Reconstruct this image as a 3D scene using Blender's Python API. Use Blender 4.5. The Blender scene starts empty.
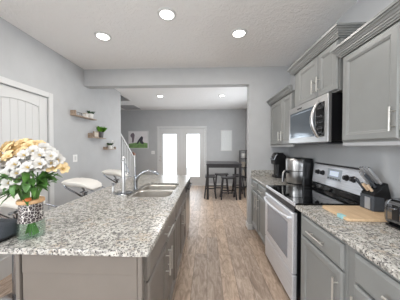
import bpy, bmesh, math, random
from mathutils import Vector, Matrix
random.seed(7)
SC = bpy.context.scene
COL = SC.collection
PI = math.pi

# ---------------------------------------------------------------- camera
F_PX = 188.0
yaw = math.atan(7 / F_PX); pit = math.atan(3 / F_PX)
cam_data = bpy.data.cameras.new('camera')
cam_data.sensor_width = 36.0
cam_data.lens = F_PX * 36.0 / 400.0
cam_data.clip_start = 0.02
cam = bpy.data.objects.new('camera', cam_data)
COL.objects.link(cam)
cam.location = (0, 0, 1.40)
cam.rotation_euler = (PI / 2 - pit, 0, yaw)
SC.camera = cam

# ---------------------------------------------------------------- world, daylight, exposure
SC.view_settings.view_transform = 'Standard'
SC.view_settings.look = 'None'
SC.view_settings.gamma = 1.0
SC.view_settings.use_curve_mapping = False
SC.view_settings.exposure = 0.03
W = bpy.data.worlds.new('overcast_sky'); SC.world = W
W.use_nodes = True
bg = W.node_tree.nodes['Background']
bg.inputs[0].default_value = (0.86, 0.93, 1.0, 1)
bg.inputs[1].default_value = 3.2
SC.cycles.diffuse_bounces = 6
SC.cycles.max_bounces = 12
SC.cycles.transparent_max_bounces = 12
SC.cycles.caustics_reflective = False
SC.cycles.caustics_refractive = False

def window_light(name, loc, rot, sx, sy, power, col=(0.91, 0.955, 1.0)):
    l = bpy.data.lights.new(name, 'AREA'); l.shape = 'RECTANGLE'
    l.size = sx; l.size_y = sy; l.energy = power; l.color = col
    o = bpy.data.objects.new(name, l); COL.objects.link(o)
    o.location = loc; o.rotation_euler = rot
    return o
# daylight of the french doors, and of unseen windows added to light the room
window_light('added_rear_daylight', (0.1, -2.66, 1.5), (math.radians(96), 0, 0), 2.2, 1.4, 4)  # fill from a made-up window behind the camera
window_light('added_side_daylight', (-2.19, -1.2, 1.5), (0, math.radians(-70), 0), 1.4, 1.5, 100)  # added unseen window; lifts the cabinets and range along the right wall
window_light('daylight_french_doors', (-0.92, 6.86, 1.1), (math.radians(-92), 0, 0), 1.4, 1.6, 24, (0.86, 0.93, 1.0))
window_light('added_lounge_daylight', (1.43, 4.7, 1.5), (0, math.radians(90), 0), 1.3, 1.7, 19, (0.92, 0.96, 1.0))  # added out-of-view window; brightens the lounge
window_light('added_right_daylight', (1.43, -0.45, 1.5), (0, math.radians(84), 0), 1.4, 1.2, 20)  # added out-of-view window; lights the aisle side of the island
LAMP_W = 8.2
LAMP_COL = (1.0, 0.958, 0.905)

# ---------------------------------------------------------------- materials
def nt(name):
    m = bpy.data.materials.new(name); m.use_nodes = True
    t = m.node_tree
    return m, t, t.nodes['Principled BSDF']
def s2l(c):
    return tuple(((v / 255) / 12.92 if v / 255 <= 0.04045 else ((v / 255 + 0.055) / 1.055) ** 2.4) for v in c) + (1,)
def flat(name, rgb, rough=0.5, metal=0.0, spec=0.5, noise=0.0, nscale=40, bump=0.0, coat=0.0):
    m, t, b = nt(name)
    b.inputs['Base Color'].default_value = s2l(rgb)
    b.inputs['Roughness'].default_value = rough
    b.inputs['Metallic'].default_value = metal
    b.inputs['Specular IOR Level'].default_value = spec
    b.inputs['Coat Weight'].default_value = coat
    if noise or bump:
        tc = t.nodes.new('ShaderNodeTexCoord'); n = t.nodes.new('ShaderNodeTexNoise')
        n.inputs['Scale'].default_value = nscale; n.inputs['Detail'].default_value = 4
        t.links.new(tc.outputs['Object'], n.inputs['Vector'])
        if noise:
            r = t.nodes.new('ShaderNodeValToRGB')
            a = s2l([max(0, v * (1 - noise)) for v in rgb]); c = s2l([min(255, v * (1 + noise)) for v in rgb])
            r.color_ramp.elements[0].color = a; r.color_ramp.elements[1].color = c
            r.color_ramp.elements[0].position = 0.3; r.color_ramp.elements[1].position = 0.7
            t.links.new(n.outputs['Fac'], r.inputs['Fac']); t.links.new(r.outputs['Color'], b.inputs['Base Color'])
        if bump:
            bp = t.nodes.new('ShaderNodeBump'); bp.inputs['Strength'].default_value = bump; bp.inputs['Distance'].default_value = 0.01
            t.links.new(n.outputs['Fac'], bp.inputs['Height']); t.links.new(bp.outputs['Normal'], b.inputs['Normal'])
    return m
def ramp(t, src, stops, interp='LINEAR'):
    r = t.nodes.new('ShaderNodeValToRGB'); r.color_ramp.interpolation = interp
    e = r.color_ramp.elements
    while len(e) < len(stops): e.new(0.5)
    for el, (p, c) in zip(e, stops):
        el.position = p; el.color = c if len(c) == 4 else tuple(c) + (1,)
    t.links.new(src, r.inputs['Fac']); return r.outputs['Color']
def noise(t, vec, scale, detail=3, rough=0.5, dist=0.0):
    n = t.nodes.new('ShaderNodeTexNoise'); n.inputs['Scale'].default_value = scale
    n.inputs['Detail'].default_value = detail; n.inputs['Roughness'].default_value = rough
    n.inputs['Distortion'].default_value = dist
    t.links.new(vec, n.inputs['Vector']); return n.outputs['Fac']
def mapping(t, scale=(1, 1, 1), rot=(0, 0, 0), coord='Object'):
    tc = t.nodes.new('ShaderNodeTexCoord'); mp = t.nodes.new('ShaderNodeMapping')
    mp.inputs['Scale'].default_value = scale; mp.inputs['Rotation'].default_value = rot
    t.links.new(tc.outputs[coord], mp.inputs['Vector']); return mp.outputs['Vector']
def mixc(t, fac, a, b, mode='MIX'):
    x = t.nodes.new('ShaderNodeMix'); x.data_type = 'RGBA'; x.blend_type = mode
    for i, v in ((0, fac), (6, a), (7, b)):
        if hasattr(v, 'links'): t.links.new(v, x.inputs[i])
        else: x.inputs[i].default_value = v
    return x.outputs[2]
def bump(t, b, h, strength, dist):
    bp = t.nodes.new('ShaderNodeBump'); bp.inputs['Strength'].default_value = strength; bp.inputs['Distance'].default_value = dist
    t.links.new(h, bp.inputs['Height']); t.links.new(bp.outputs['Normal'], b.inputs['Normal'])

def granite_material():
    m, t, b = nt('speckled_granite')
    v = mapping(t)
    base = ramp(t, noise(t, v, 52, 4, 0.6), [(0.34, s2l((112, 110, 106))), (0.46, s2l((172, 169, 162))), (0.6, s2l((208, 205, 198))), (0.74, s2l((168, 158, 144)))])
    tan = ramp(t, noise(t, v, 17, 3, 0.6), [(0.56, (0, 0, 0)), (0.66, (1, 1, 1))])
    c1 = mixc(t, tan, base, s2l((180, 170, 156)))
    grey = ramp(t, noise(t, v, 82, 2, 0.5), [(0.57, (0, 0, 0)), (0.615, (1, 1, 1))])
    c2 = mixc(t, grey, c1, s2l((120, 117, 116)))
    blk = ramp(t, noise(t, v, 108, 2, 0.5, 0.0), [(0.605, (0, 0, 0)), (0.635, (1, 1, 1))])
    c3 = mixc(t, blk, c2, s2l((38, 35, 36)))
    t.links.new(c3, b.inputs['Base Color'])
    b.inputs['Roughness'].default_value = 0.22
    return m
def floor_material():
    m, t, b = nt('wood_plank_floor')
    v = mapping(t, rot=(0, 0, PI / 2))
    br = t.nodes.new('ShaderNodeTexBrick')
    br.inputs['Scale'].default_value = 1.0
    br.inputs['Brick Width'].default_value = 1.22; br.inputs['Row Height'].default_value = 0.152
    br.inputs['Mortar Size'].default_value = 0.0016; br.inputs['Mortar Smooth'].default_value = 0.2
    br.offset = 0.37
    br.inputs['Color1'].default_value = (0, 0, 0, 1); br.inputs['Color2'].default_value = (1, 1, 1, 1)
    br.inputs['Mortar'].default_value = (0.5, 0.5, 0.5, 1)
    t.links.new(v, br.inputs['Vector'])
    v2 = mapping(t, scale=(6.5, 1.7, 1))
    off = t.nodes.new('ShaderNodeVectorMath'); off.operation = 'MULTIPLY_ADD'
    off.inputs[1].default_value = (7, 7, 7)
    t.links.new(br.outputs['Color'], off.inputs[0]); t.links.new(v2, off.inputs[2])
    g = noise(t, off.outputs[0], 3.2, 6, 0.65, 1.2)
    wood = ramp(t, g, [(0.25, s2l((138, 124, 112))), (0.43, s2l((178, 161, 146))), (0.58, s2l((205, 189, 174))), (0.78, s2l((228, 217, 205)))])
    tone = ramp(t, br.outputs['Color'], [(0, s2l((226, 220, 216))), (0.5, s2l((240, 233, 228))), (1, s2l((250, 239, 228)))])
    c = mixc(t, 1.0, wood, tone, 'MULTIPLY')
    c = mixc(t, br.outputs['Fac'], c, s2l((84, 70, 60)))
    t.links.new(c, b.inputs['Base Color'])
    rr = ramp(t, g, [(0.3, (0.48,) * 3), (0.7, (0.38,) * 3)])
    t.links.new(rr, b.inputs['Roughness'])
    bump(t, b, g, 0.15, 0.002)
    return m
def ceiling_material():
    m, t, b = nt('textured_ceiling')
    v = mapping(t)
    n = noise(t, v, 13, 5, 0.6, 1.5)
    h = ramp(t, n, [(0.42, (0, 0, 0)), (0.58, (1, 1, 1))])
    b.inputs['Base Color'].default_value = s2l((242, 241, 240))
    b.inputs['Roughness'].default_value = 0.9
    bump(t, b, h, 0.36, 0.012)
    return m
def brushed(name, rgb, rough=0.3, axis=2, amount=0.1, metal=1.0):
    m, t, b = nt(name)
    sc = [90, 90, 90]; sc[axis] = 1.5
    n = noise(t, mapping(t, scale=tuple(sc)), 3, 3)
    t.links.new(ramp(t, n, [(0.3, s2l([v * (1 - amount) for v in rgb])), (0.7, s2l(rgb))]), b.inputs['Base Color'])
    b.inputs['Metallic'].default_value = metal; b.inputs['Roughness'].default_value = rough
    return m
def wood_material(name, dark, light, axis=1, scale=6):
    m, t, b = nt(name)
    sc = [7, 7, 7]; sc[axis] = 0.7
    n = noise(t, mapping(t, scale=tuple(sc)), scale, 5, 0.6, 0.8)
    t.links.new(ramp(t, n, [(0.3, s2l(dark)), (0.68, s2l(light))]), b.inputs['Base Color'])
    b.inputs['Roughness'].default_value = 0.5
    return m
def pane_material(name, tint=(1, 1, 1), gloss=0.08, rough=0.02):
    m = bpy.data.materials.new(name); m.use_nodes = True; t = m.node_tree
    t.nodes.remove(t.nodes['Principled BSDF'])
    a = t.nodes.new('ShaderNodeBsdfTransparent'); a.inputs[0].default_value = tuple(tint) + (1,)
    g = t.nodes.new('ShaderNodeBsdfGlossy'); g.inputs['Roughness'].default_value = rough
    lw = t.nodes.new('ShaderNodeLayerWeight'); lw.inputs['Blend'].default_value = 0.12
    fr = t.nodes.new('ShaderNodeMath'); fr.operation = 'MULTIPLY'; fr.inputs[1].default_value = 0.6; t.links.new(lw.outputs['Facing'], fr.inputs[0])
    x = t.nodes.new('ShaderNodeMixShader')
    t.links.new(fr.outputs[0], x.inputs[0]); t.links.new(a.outputs[0], x.inputs[1]); t.links.new(g.outputs[0], x.inputs[2])
    t.links.new(x.outputs[0], t.nodes['Material Output'].inputs['Surface'])
    return m
def emit(name, rgb, strength):
    m, t, b = nt(name)
    b.inputs['Base Color'].default_value = (0.8, 0.8, 0.8, 1)
    b.inputs['Emission Color'].default_value = tuple(rgb) + (1,); b.inputs['Emission Strength'].default_value = strength
    return m
def print_material():
    m, t, b = nt('branch_print_sleeve')
    vo = t.nodes.new('ShaderNodeTexVoronoi'); vo.feature = 'DISTANCE_TO_EDGE'; vo.inputs['Scale'].default_value = 78
    t.links.new(mapping(t, scale=(1, 1, 0.8)), vo.inputs['Vector'])
    t.links.new(ramp(t, vo.outputs['Distance'], [(0.025, s2l((224, 218, 210))), (0.055, s2l((50, 36, 36)))]), b.inputs['Base Color'])
    b.inputs['Roughness'].default_value = 0.4
    return m
def tray_lines_material():
    m, t, b = nt('pale_lettered_board')
    n = noise(t, mapping(t, scale=(9, 1, 34)), 3, 3, 0.6)
    t.links.new(ramp(t, n, [(0.4, s2l((216, 219, 218))), (0.6, s2l((232, 234, 233)))]), b.inputs['Base Color'])
    b.inputs['Roughness'].default_value = 0.7
    return m

M = dict(
    wall=flat('cool_grey_wall_paint', (187, 188, 189), 0.75, noise=0.012, nscale=6),
    trim=flat('white_trim_paint', (214, 214, 213), 0.4),
    ceiling=ceiling_material(), floor=floor_material(), granite=granite_material(),
    cab=flat('grey_cabinet_paint', (132, 133, 131), 0.36, noise=0.02, nscale=5),
    islandcab=flat('warm_lit_cabinet_grey', (118, 111, 104), 0.38, noise=0.02, nscale=5),  # same cabinet paint, with the warm light on the island put into its colour
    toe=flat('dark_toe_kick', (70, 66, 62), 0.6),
    darkgrey=flat('matte_dark_grey', (52, 50, 48), 0.7),  # dark grey of badge, wire and stand; also paints the dark inside toaster slots
    steel=brushed('brushed_stainless', (236, 238, 243), 0.36, 1, metal=0.55),
    knifesteel=flat('satin_knife_handle_steel', (186, 188, 192), 0.34, 0.55),
    steelm=brushed('brushed_stainless_microwave', (196, 195, 194), 0.34, 1, metal=0.9),
    steelv=brushed('brushed_stainless_upright', (200, 198, 196), 0.28, 2),
    sink=brushed('sink_stainless', (206, 200, 192), 0.34, 1, metal=0.7),
    nickel=flat('satin_nickel', (200, 197, 191), 0.32, 0.65),
    chrome=flat('polished_chrome', (170, 173, 178), 0.14, 1.0),
    darkchrome=flat('smoky_chrome', (150, 152, 156), 0.14, 1.0),
    black=flat('black_plastic', (22, 22, 24), 0.38),
    blackmetal=flat('black_enamel', (18, 18, 20), 0.3),
    glassblack=flat('black_ceramic_glass', (9, 10, 12), 0.05, coat=0.3),
    oven_glass=flat('oven_window_glass', (146, 152, 162), 0.22, 0.4),
    micro_glass=flat('microwave_window_glass', (104, 112, 120), 0.1, 0.45),
    burner=flat('grey_burner_print', (60, 60, 62), 0.2),
    display=emit('blue_clock_display', (0.30, 0.52, 0.90), 0.32),
    button=flat('pale_button_print', (170, 178, 186), 0.4),
    pane=pane_material('clear_window_glass'),
    vaseglass=pane_material('vase_glass', (0.90, 0.96, 0.92)),
    lamp=emit('downlight_lens', (1.0, 0.97, 0.92), 9.0),
    leather=flat('white_leatherette', (232, 229, 222), 0.42),
    darkwood=flat('black_brown_wood', (44, 41, 43), 0.35, noise=0.1, nscale=12),
    board=wood_material('maple_board_wood', (196, 164, 128), (220, 192, 156), 1, 6),
    lid=wood_material('light_lid_wood', (190, 144, 98), (216, 176, 130), 0, 6),
    shelfwood=wood_material('weathered_shelf_wood', (126, 108, 94), (182, 162, 142), 1, 5),
    newel=wood_material('stained_newel_wood', (120, 78, 56), (160, 112, 84), 2, 5),
    teal=flat('teal_silicone', (150, 196, 200), 0.5),
    speaker=flat('charcoal_speaker_fabric', (66, 70, 76), 0.85, noise=0.12, nscale=300),
    stem=flat('green_flower_stem', (86, 128, 60), 0.5),
    leaf=flat('green_leaf', (78, 118, 56), 0.45, noise=0.25, nscale=30),
    leaf2=flat('bright_grass_blade', (104, 160, 52), 0.5, noise=0.2, nscale=40),
    leaf3=flat('dark_succulent_leaf', (64, 96, 62), 0.55, noise=0.2, nscale=40),
    white_petal=flat('white_petal', (204, 200, 194), 0.6),
    yellow_petal=flat('apricot_petal', (226, 200, 152), 0.6, noise=0.08, nscale=60),
    throat=flat('speckled_yellow_throat', (206, 176, 96), 0.6),
    sleeve=print_material(),
    pot=flat('white_ceramic_pot', (226, 224, 220), 0.4),
    greypot=flat('grey_ceramic_pot', (98, 98, 98), 0.5),
    lettered=tray_lines_material(),
    sky_print=flat('pale_pink_print', (238, 235, 236), 0.6, noise=0.03, nscale=4),
    grass_print=flat('green_print', (124, 158, 100), 0.6, noise=0.15, nscale=14),
    dark_print=flat('dark_print', (66, 62, 72), 0.6),
    mauve_print=flat('mauve_print', (128, 116, 124), 0.6),
    switch=flat('white_switch_plastic', (238, 238, 236), 0.35),
    patio=flat('pale_patio_concrete', (214, 212, 206), 0.8, noise=0.03),
    vent=flat('grey_vent_metal', (176, 176, 178), 0.5),
    carpet=flat('grey_stair_carpet', (176, 172, 168), 0.95, bump=0.4, nscale=200),
    blade=flat('polished_blade', (210, 212, 214), 0.18, 1.0),
    handle_light=wood_material('pale_handle_wood', (206, 176, 146), (226, 202, 174), 2, 6),
    cream=flat('cream_object', (206, 196, 182), 0.6),
    water=pane_material('vase_water', (0.86, 0.93, 0.84)),
    copper=flat('orange_leaf_clip', (204, 108, 52), 0.5),
)

# ---------------------------------------------------------------- mesh helpers (all in world coordinates)
class MB:
    def __init__(self): self.bm = bmesh.new()
    def box(self, x0, x1, y0, y1, z0, z1, mat=None):
        vs = [self.bm.verts.new((x, y, z)) for x in (x0, x1) for y in (y0, y1) for z in (z0, z1)]
        for f in ((0, 1, 3, 2), (4, 6, 7, 5), (0, 4, 5, 1), (2, 3, 7, 6), (0, 2, 6, 4), (1, 5, 7, 3)):
            self.bm.faces.new([vs[i] for i in f])
        if mat: bmesh.ops.transform(self.bm, matrix=mat, verts=vs)
        return self
    def rings(self, rings, cap0=True, cap1=True, closed=True):
        R = [[self.bm.verts.new(p) for p in r] for r in rings]
        n = len(R[0])
        for a, b in zip(R, R[1:]):
            for i in range(n if closed else n - 1):
                j = (i + 1) % n
                self.bm.faces.new((a[i], a[j], b[j], b[i]))
        if cap0: self.bm.faces.new(R[0][::-1])
        if cap1: self.bm.faces.new(R[-1])
        return self
    def lathe(self, prof, c=(0, 0, 0), seg=24, axis='Z', cap0=True, cap1=True):
        rs = []
        for r, h in prof:
            ring = []
            for i in range(seg):
                a = 2 * PI * i / seg; u, v = r * math.cos(a), r * math.sin(a)
                p = (u, v, h) if axis == 'Z' else ((h, u, v) if axis == 'X' else (v, h, u))
                ring.append((p[0] + c[0], p[1] + c[1], p[2] + c[2]))
            rs.append(ring)
        return self.rings(rs, cap0, cap1)
    def tube(self, pts, r, seg=8, radii=None):
        P = [Vector(p) for p in pts]; rs = []
        prev = None
        for i, p in enumerate(P):
            d = (P[min(i + 1, len(P) - 1)] - P[max(i - 1, 0)]).normalized()
            if prev is None:
                up = Vector((0, 0, 1)) if abs(d.z) < 0.9 else Vector((1, 0, 0))
                a = d.cross(up).normalized()
            else:
                a = (prev - d * prev.dot(d)).normalized()
            prev = a; b = d.cross(a)
            rr = radii[i] if radii else r
            rs.append([p + a * rr * math.cos(2 * PI * k / seg) + b * rr * math.sin(2 * PI * k / seg) for k in range(seg)])
        return self.rings(rs)
    def prism(self, poly, axis, a0, a1):
        def P(u, v, w):
            return {'X': (w, u, v), 'Y': (u, w, v), 'Z': (u, v, w)}[axis]
        return self.rings([[P(u, v, a0) for u, v in poly], [P(u, v, a1) for u, v in poly]])
    def panel(self, org, u, v, n, w, h, prof):
        """a rectangular front: PROF lists (inset, height along n) from the back edge to the field"""
        org, u, v, n = Vector(org), Vector(u), Vector(v), Vector(n)
        rs = []
        for ins, ht in prof:
            rs.append([org + u * a + v * b + n * ht for a, b in ((ins, ins), (w - ins, ins), (w - ins, h - ins), (ins, h - ins))])
        return self.rings(rs)
def rrect(x0, x1, y0, y1, r, n=5):
    out = []
    for cx, cy, a0 in ((x1 - r, y1 - r, 0), (x0 + r, y1 - r, PI / 2), (x0 + r, y0 + r, PI), (x1 - r, y0 + r, 1.5 * PI)):
        for i in range(n + 1):
            a = a0 + PI / 2 * i / n
            out.append((cx + r * math.cos(a), cy + r * math.sin(a)))
    return out
def root_loc(p):
    v = Vector((0, 0, 0))
    while p is not None:
        v += p.location; p = p.parent
    return v
def obj(name, mb, mat, parent=None, smooth=False, bevel=0.0, kind=None, loc=None, seg=2):
    bm = mb.bm
    bmesh.ops.recalc_face_normals(bm, faces=bm.faces)
    off = root_loc(parent) if parent else Vector(loc or (0, 0, 0))
    bmesh.ops.translate(bm, verts=bm.verts, vec=-off)
    me = bpy.data.meshes.new(name); bm.to_mesh(me); bm.free()
    me.materials.append(M[mat] if isinstance(mat, str) else mat)
    o = bpy.data.objects.new(name, me); COL.objects.link(o)
    if parent: o.parent = parent
    else: o.location = off
    if bevel:
        b = o.modifiers.new('bevel', 'BEVEL'); b.width = bevel; b.segments = seg; b.limit_method = 'ANGLE'
    if smooth:
        for p in me.polygons: p.use_smooth = True
        me.set_sharp_from_angle(angle=math.radians(40))
    if kind: o['kind'] = kind
    return o
def thing(name, label, cat, loc=(0, 0, 0), group=None):
    o = bpy.data.objects.new(name, None); COL.objects.link(o)
    o.location = loc; o.empty_display_size = 0.05
    return tag(o, label, cat, group)
def tag(o, label, cat, group=None):
    o['label'] = label; o['category'] = cat
    if group: o['group'] = group
    return o
def copy_tree(o, parent=None):
    c = o.copy(); COL.objects.link(c)
    if parent: c.parent = parent
    for ch in [x for x in bpy.data.objects if x.parent == o]:
        copy_tree(ch, c)
    return c
def dup(root, loc, rz, label, group=None):
    c = copy_tree(root); c.location = loc; c.rotation_euler = (0, 0, rz)
    c['label'] = label
    if group: c['group'] = group
    return c
def struct(name, mb, mat, **k):
    return obj(name, mb, mat, kind='structure', **k)

# ================================================================ THE ROOM
XL, XR, YB, H = -2.13, 1.375, 6.75, 2.74
YW = 3.2                      # wall at the end of the kitchen run and the header over the opening
XS = -3.25                    # far side of the stairs
YF = -2.6
struct('floor', MB().box(XS, XR, YF, YB + 0.2, -0.06, 0.0), 'floor')
# ceiling with the stairwell cut out of the back room
cb = MB()
cb.box(XL - 0.12, XR + 0.12, YF - 0.12, 4.4, H, H + 0.12)
cb.box(-2.22, XR + 0.12, 4.4, YB + 0.12, H, H + 0.12)
cb.box(XS - 0.1, -2.22, 5.42, YB + 0.12, H, H + 0.12)
struct('ceiling', cb, 'ceiling')
struct('ceiling_stairwell', MB().box(XS - 0.1, -2.1, 3.0, 5.54, 4.0, 4.1), 'ceiling')
# left wall, with the pantry door opening and an added unseen window
D0, D1, DZ = 1.692, 2.453, 2.062
w = MB()
w.box(XL - 0.12, XL, YF, -2.0, 0, H); w.box(XL - 0.12, XL, -2.0, -0.4, 0, 0.75); w.box(XL - 0.12, XL, -2.0, -0.4, 2.25, H)
w.box(XL - 0.12, XL, -0.4, D0, 0, H); w.box(XL - 0.12, XL, D0, D1, DZ, H); w.box(XL - 0.12, XL, D1, 4.583, 0, H)
struct('wall_left', w, 'wall')
w = MB()
w.box(XR, XR + 0.12, YF, -1.1, 0, H); w.box(XR, XR + 0.12, -1.1, 0.2, 0, 0.75); w.box(XR, XR + 0.12, -1.1, 0.2, 2.25, H); w.box(XR, XR + 0.12, 0.2, 3.8, 0, H); w.box(XR, XR + 0.12, 5.6, YB + 0.12, 0, H); w.box(XR, XR + 0.12, 3.8, 5.6, 0, 0.8); w.box(XR, XR + 0.12, 3.8, 5.6, 2.2, H)
struct('wall_right', w, 'wall')
w = MB()
w.box(XS, -1.742, YB, YB + 0.12, 0, H); w.box(-1.742, -0.086, YB, YB + 0.12, 2.075, H); w.box(-0.086, XR, YB, YB + 0.12, 0, H)
struct('wall_back', w, 'wall')
w = MB()
w.box(XL, -1.1, YF - 0.12, YF, 0, H); w.box(-1.1, 1.3, YF - 0.12, YF, 0, 0.75); w.box(-1.1, 1.3, YF - 0.12, YF, 2.25, H); w.box(1.3, XR, YF - 0.12, YF, 0, H)
struct('wall_front', w, 'wall')
struct('wall_stairs', MB().box(XS - 0.12, XS, 2.9, YB, 0, 4.0), 'wall')
w = MB(); w.box(-2.22, -2.1, 4.583, 5.42, H + 0.12, 4.0); w.box(XS, -2.22, 5.42, 5.54, H + 0.12, 4.0); w.box(XL - 0.12, XL, 2.9, 4.583, H + 0.12, 4.0); w.box(XS, XL - 0.12, 2.8, 2.9, 0, 4.0)
struct('wall_stairwell', w, 'wall')
struct('wall_header', MB().box(XL, 0.705, YW, YW + 0.15, 2.455, H), 'wall')
struct('wall_partition', MB().box(0.705, XR, YW, YW + 0.15, 0, H), 'wall')
# baseboards
def base(name, x0, x1, y0, y1):
    m = MB(); m.box(x0, x1, y0, y1, 0, 0.09)
    struct(name, m, 'trim', bevel=0.004)
base('baseboard_left', XL, XL + 0.014, 2.52, 4.59)
base('baseboard_left_near', XL, XL + 0.014, YF, 1.62)
base('baseboard_back_left', -2.1, -1.81, YB - 0.014, YB)
base('baseboard_back_right', -0.018, XR, YB - 0.014, YB)
m = MB(); m.box(0.691, 0.705, YW - 0.014, YW + 0.164, 0, 0.09); m.box(0.705, 0.77, YW - 0.014, YW, 0, 0.09)
struct('baseboard_partition', m, 'trim', bevel=0.004)
base('baseboard_right_lounge', XR - 0.014, XR, YW + 0.15, YB - 0.014)

# windows added out of view to let daylight in, with frames and panes
def window(n, axis, a0, a1, z0, z1, c):
    f = MB()
    def b(u0, u1, zz0, zz1):
        if axis == 'Y': f.box(u0, u1, c - 0.03, c + 0.03, zz0, zz1)
        else: f.box(c - 0.03, c + 0.03, u0, u1, zz0, zz1)
    b(a0, a0 + 0.06, z0, z1); b(a1 - 0.06, a1, z0, z1); b(a0 + 0.06, a1 - 0.06, z0, z0 + 0.06); b(a0 + 0.06, a1 - 0.06, z1 - 0.06, z1)
    mid = (a0 + a1) / 2; b(mid - 0.025, mid + 0.025, z0 + 0.06, z1 - 0.06)
    o = struct('window_%d' % n, f, 'trim')
    for u0, u1 in ((a0 + 0.06, mid - 0.025), (mid + 0.025, a1 - 0.06)):
        p = MB()
        if axis == 'Y': p.box(u0, u1, c - 0.004, c + 0.004, z0 + 0.06, z1 - 0.06)
        else: p.box(c - 0.004, c + 0.004, u0, u1, z0 + 0.06, z1 - 0.06)
        obj('pane', p, 'pane', o)
window(1, 'Y', -1.1, 1.3, 0.75, 2.25, YF - 0.09)
window(2, 'X', -2.0, -0.4, 0.75, 2.25, XL - 0.09)
window(4, 'X', -1.1, 0.2, 0.75, 2.25, XR + 0.09)
window(3, 'X', 3.8, 5.6, 0.8, 2.2, XR + 0.09)
struct('patio', MB().box(-6, 4, YB + 0.2, YB + 6, -0.12, -0.02), 'patio')

# ---- pantry door in the left wall
def arch_panel(m, y0, y1, z0, z1, rise, X):
    """recessed plank panel outline with an arched head, facing +X"""
    n = 10
    top = [(y1 + (y0 - y1) * i / n, z1 + rise * (1 - (2 * i / n - 1) ** 2)) for i in range(n + 1)]
    outer = [(y0, z0), (y1, z0)] + top
    cx, cz = (y0 + y1) / 2, (z0 + z1) / 2
    def sc(p, d):
        return (p[0] + (d if p[0] < cx else -d), p[1] + (d if p[1] < cz else -d))
    ring = [[(X, y, z) for y, z in outer]]
    ring.append([(X - 0.007, *sc(p, 0.012)) for p in outer])
    ring.append([(X - 0.007, *sc(p, 0.022)) for p in outer])
    ring.append([(X - 0.003, *sc(p, 0.03)) for p in outer])
    return ring
xd = XL - 0.012
y0, y1 = D0 + 0.003, D1 - 0.003
d = MB()
# slab built as stiles, rails and the recessed planked fields
st = 0.115
d.box(xd - 0.035, xd, y0, y0 + st, 0.012, DZ - 0.004); d.box(xd - 0.035, xd, y1 - st, y1, 0.012, DZ - 0.004)
d.box(xd - 0.035, xd, y0 + st, y1 - st, 0.012, 0.22); d.box(xd - 0.035, xd, y0 + st, y1 - st, 0.92, 1.07)
ny = 12; ya, yb = y0 + st, y1 - st
zt0, rise = 1.91, 0.032
pts = [(ya + (yb - ya) * i / ny, zt0 + rise * (1 - (2 * i / ny - 1) ** 2)) for i in range(ny + 1)]
poly = pts + [(yb, DZ - 0.004), (ya, DZ - 0.004)]
d.prism(poly, 'X', xd - 0.035, xd)
door = struct('door_1', d, 'trim', bevel=0.003)
for nm, z0, z1 in (('lower_panel', 0.22, 0.92), ('upper_panel', 1.07, 1.945)):
    p = MB(); k = 6
    for i in range(k):
        a = ya + (yb - ya) * i / k; b_ = ya + (yb - ya) * (i + 1) / k
        p.box(xd - 0.03, xd - 0.012, a + 0.0015, b_ - 0.0015, z0, z1)
    p.box(xd - 0.034, xd - 0.018, ya, yb, z0, z1)
    obj(nm, p, 'trim', door)
k = MB(); k.lathe([(0.026, 0), (0.026, 0.008), (0.01, 0.012), (0.01, 0.04), (0.026, 0.05), (0.029, 0.062), (0.02, 0.076)], (xd, y0 + 0.07, 0.96), 16, 'X')
obj('door_knob', k, 'nickel', door, smooth=True)
c = MB()
c.box(XL, XL + 0.018, D1, D1 + 0.066, 0, DZ + 0.066); c.box(XL, XL + 0.018, D0 - 0.066, D0, 0, DZ + 0.066); c.box(XL, XL + 0.018, D0, D1, DZ, DZ + 0.066)
struct('trim_1', c, 'trim', bevel=0.004)

# ---- french doors in the back wall
c = MB()
c.box(-1.808, -1.742, YB - 0.018, YB, 0, 2.141); c.box(-0.086, -0.02, YB - 0.018, YB, 0, 2.141); c.box(-1.742, -0.086, YB - 0.018, YB, 2.075, 2.141)
struct('trim_2', c, 'trim', bevel=0.004)
for i, (a, b_, g0, g1) in enumerate(((-1.740, -0.923, -1.601, -1.088), (-0.905, -0.088, -0.742, -0.252))):
    d = MB(); ya_, yb_ = YB + 0.02, YB + 0.065
    d.box(a, g0, ya_, yb_, 0.012, 2.07); d.box(g1, b_, ya_, yb_, 0.012, 2.07)
    d.box(g0, g1, ya_, yb_, 0.012, 0.31); d.box(g0, g1, ya_, yb_, 1.877, 2.07)
    o = struct('door_%d' % (i + 2), d, 'trim')
    s = MB(); e = 0.014
    for q in ((g0 - e, g0 + e, 0.31, 1.877), (g1 - e, g1 + e, 0.31, 1.877), (g0 + e, g1 - e, 0.296, 0.31 + e), (g0 + e, g1 - e, 1.877 - e, 1.891)):
        s.box(q[0], q[1], ya_ - 0.012, ya_, q[2], q[3])
    obj('glazing_bead', s, 'trim', o)
    obj('pane', MB().box(g0, g1, YB + 0.04, YB + 0.045, 0.31, 1.877), 'pane', o)
    if i == 0:
        k = MB(); k.lathe([(0.03, 0), (0.03, -0.01), (0.012, -0.014), (0.012, -0.045), (0.028, -0.055), (0.026, -0.075), (0.01, -0.08)], (-1.69, ya_, 0.92), 16, 'Y')
        obj('door_knob', k, 'nickel', o, smooth=True)
        k = MB(); k.lathe([(0.03, 0), (0.03, -0.02), (0.022, -0.026)], (-1.69, ya_, 1.06), 16, 'Y')
        obj('deadbolt', k, 'nickel', o, smooth=True)
struct('trim_3', MB().box(-0.925, -0.903, YB + 0.005, YB + 0.02, 0.012, 2.07), 'trim')

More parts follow.
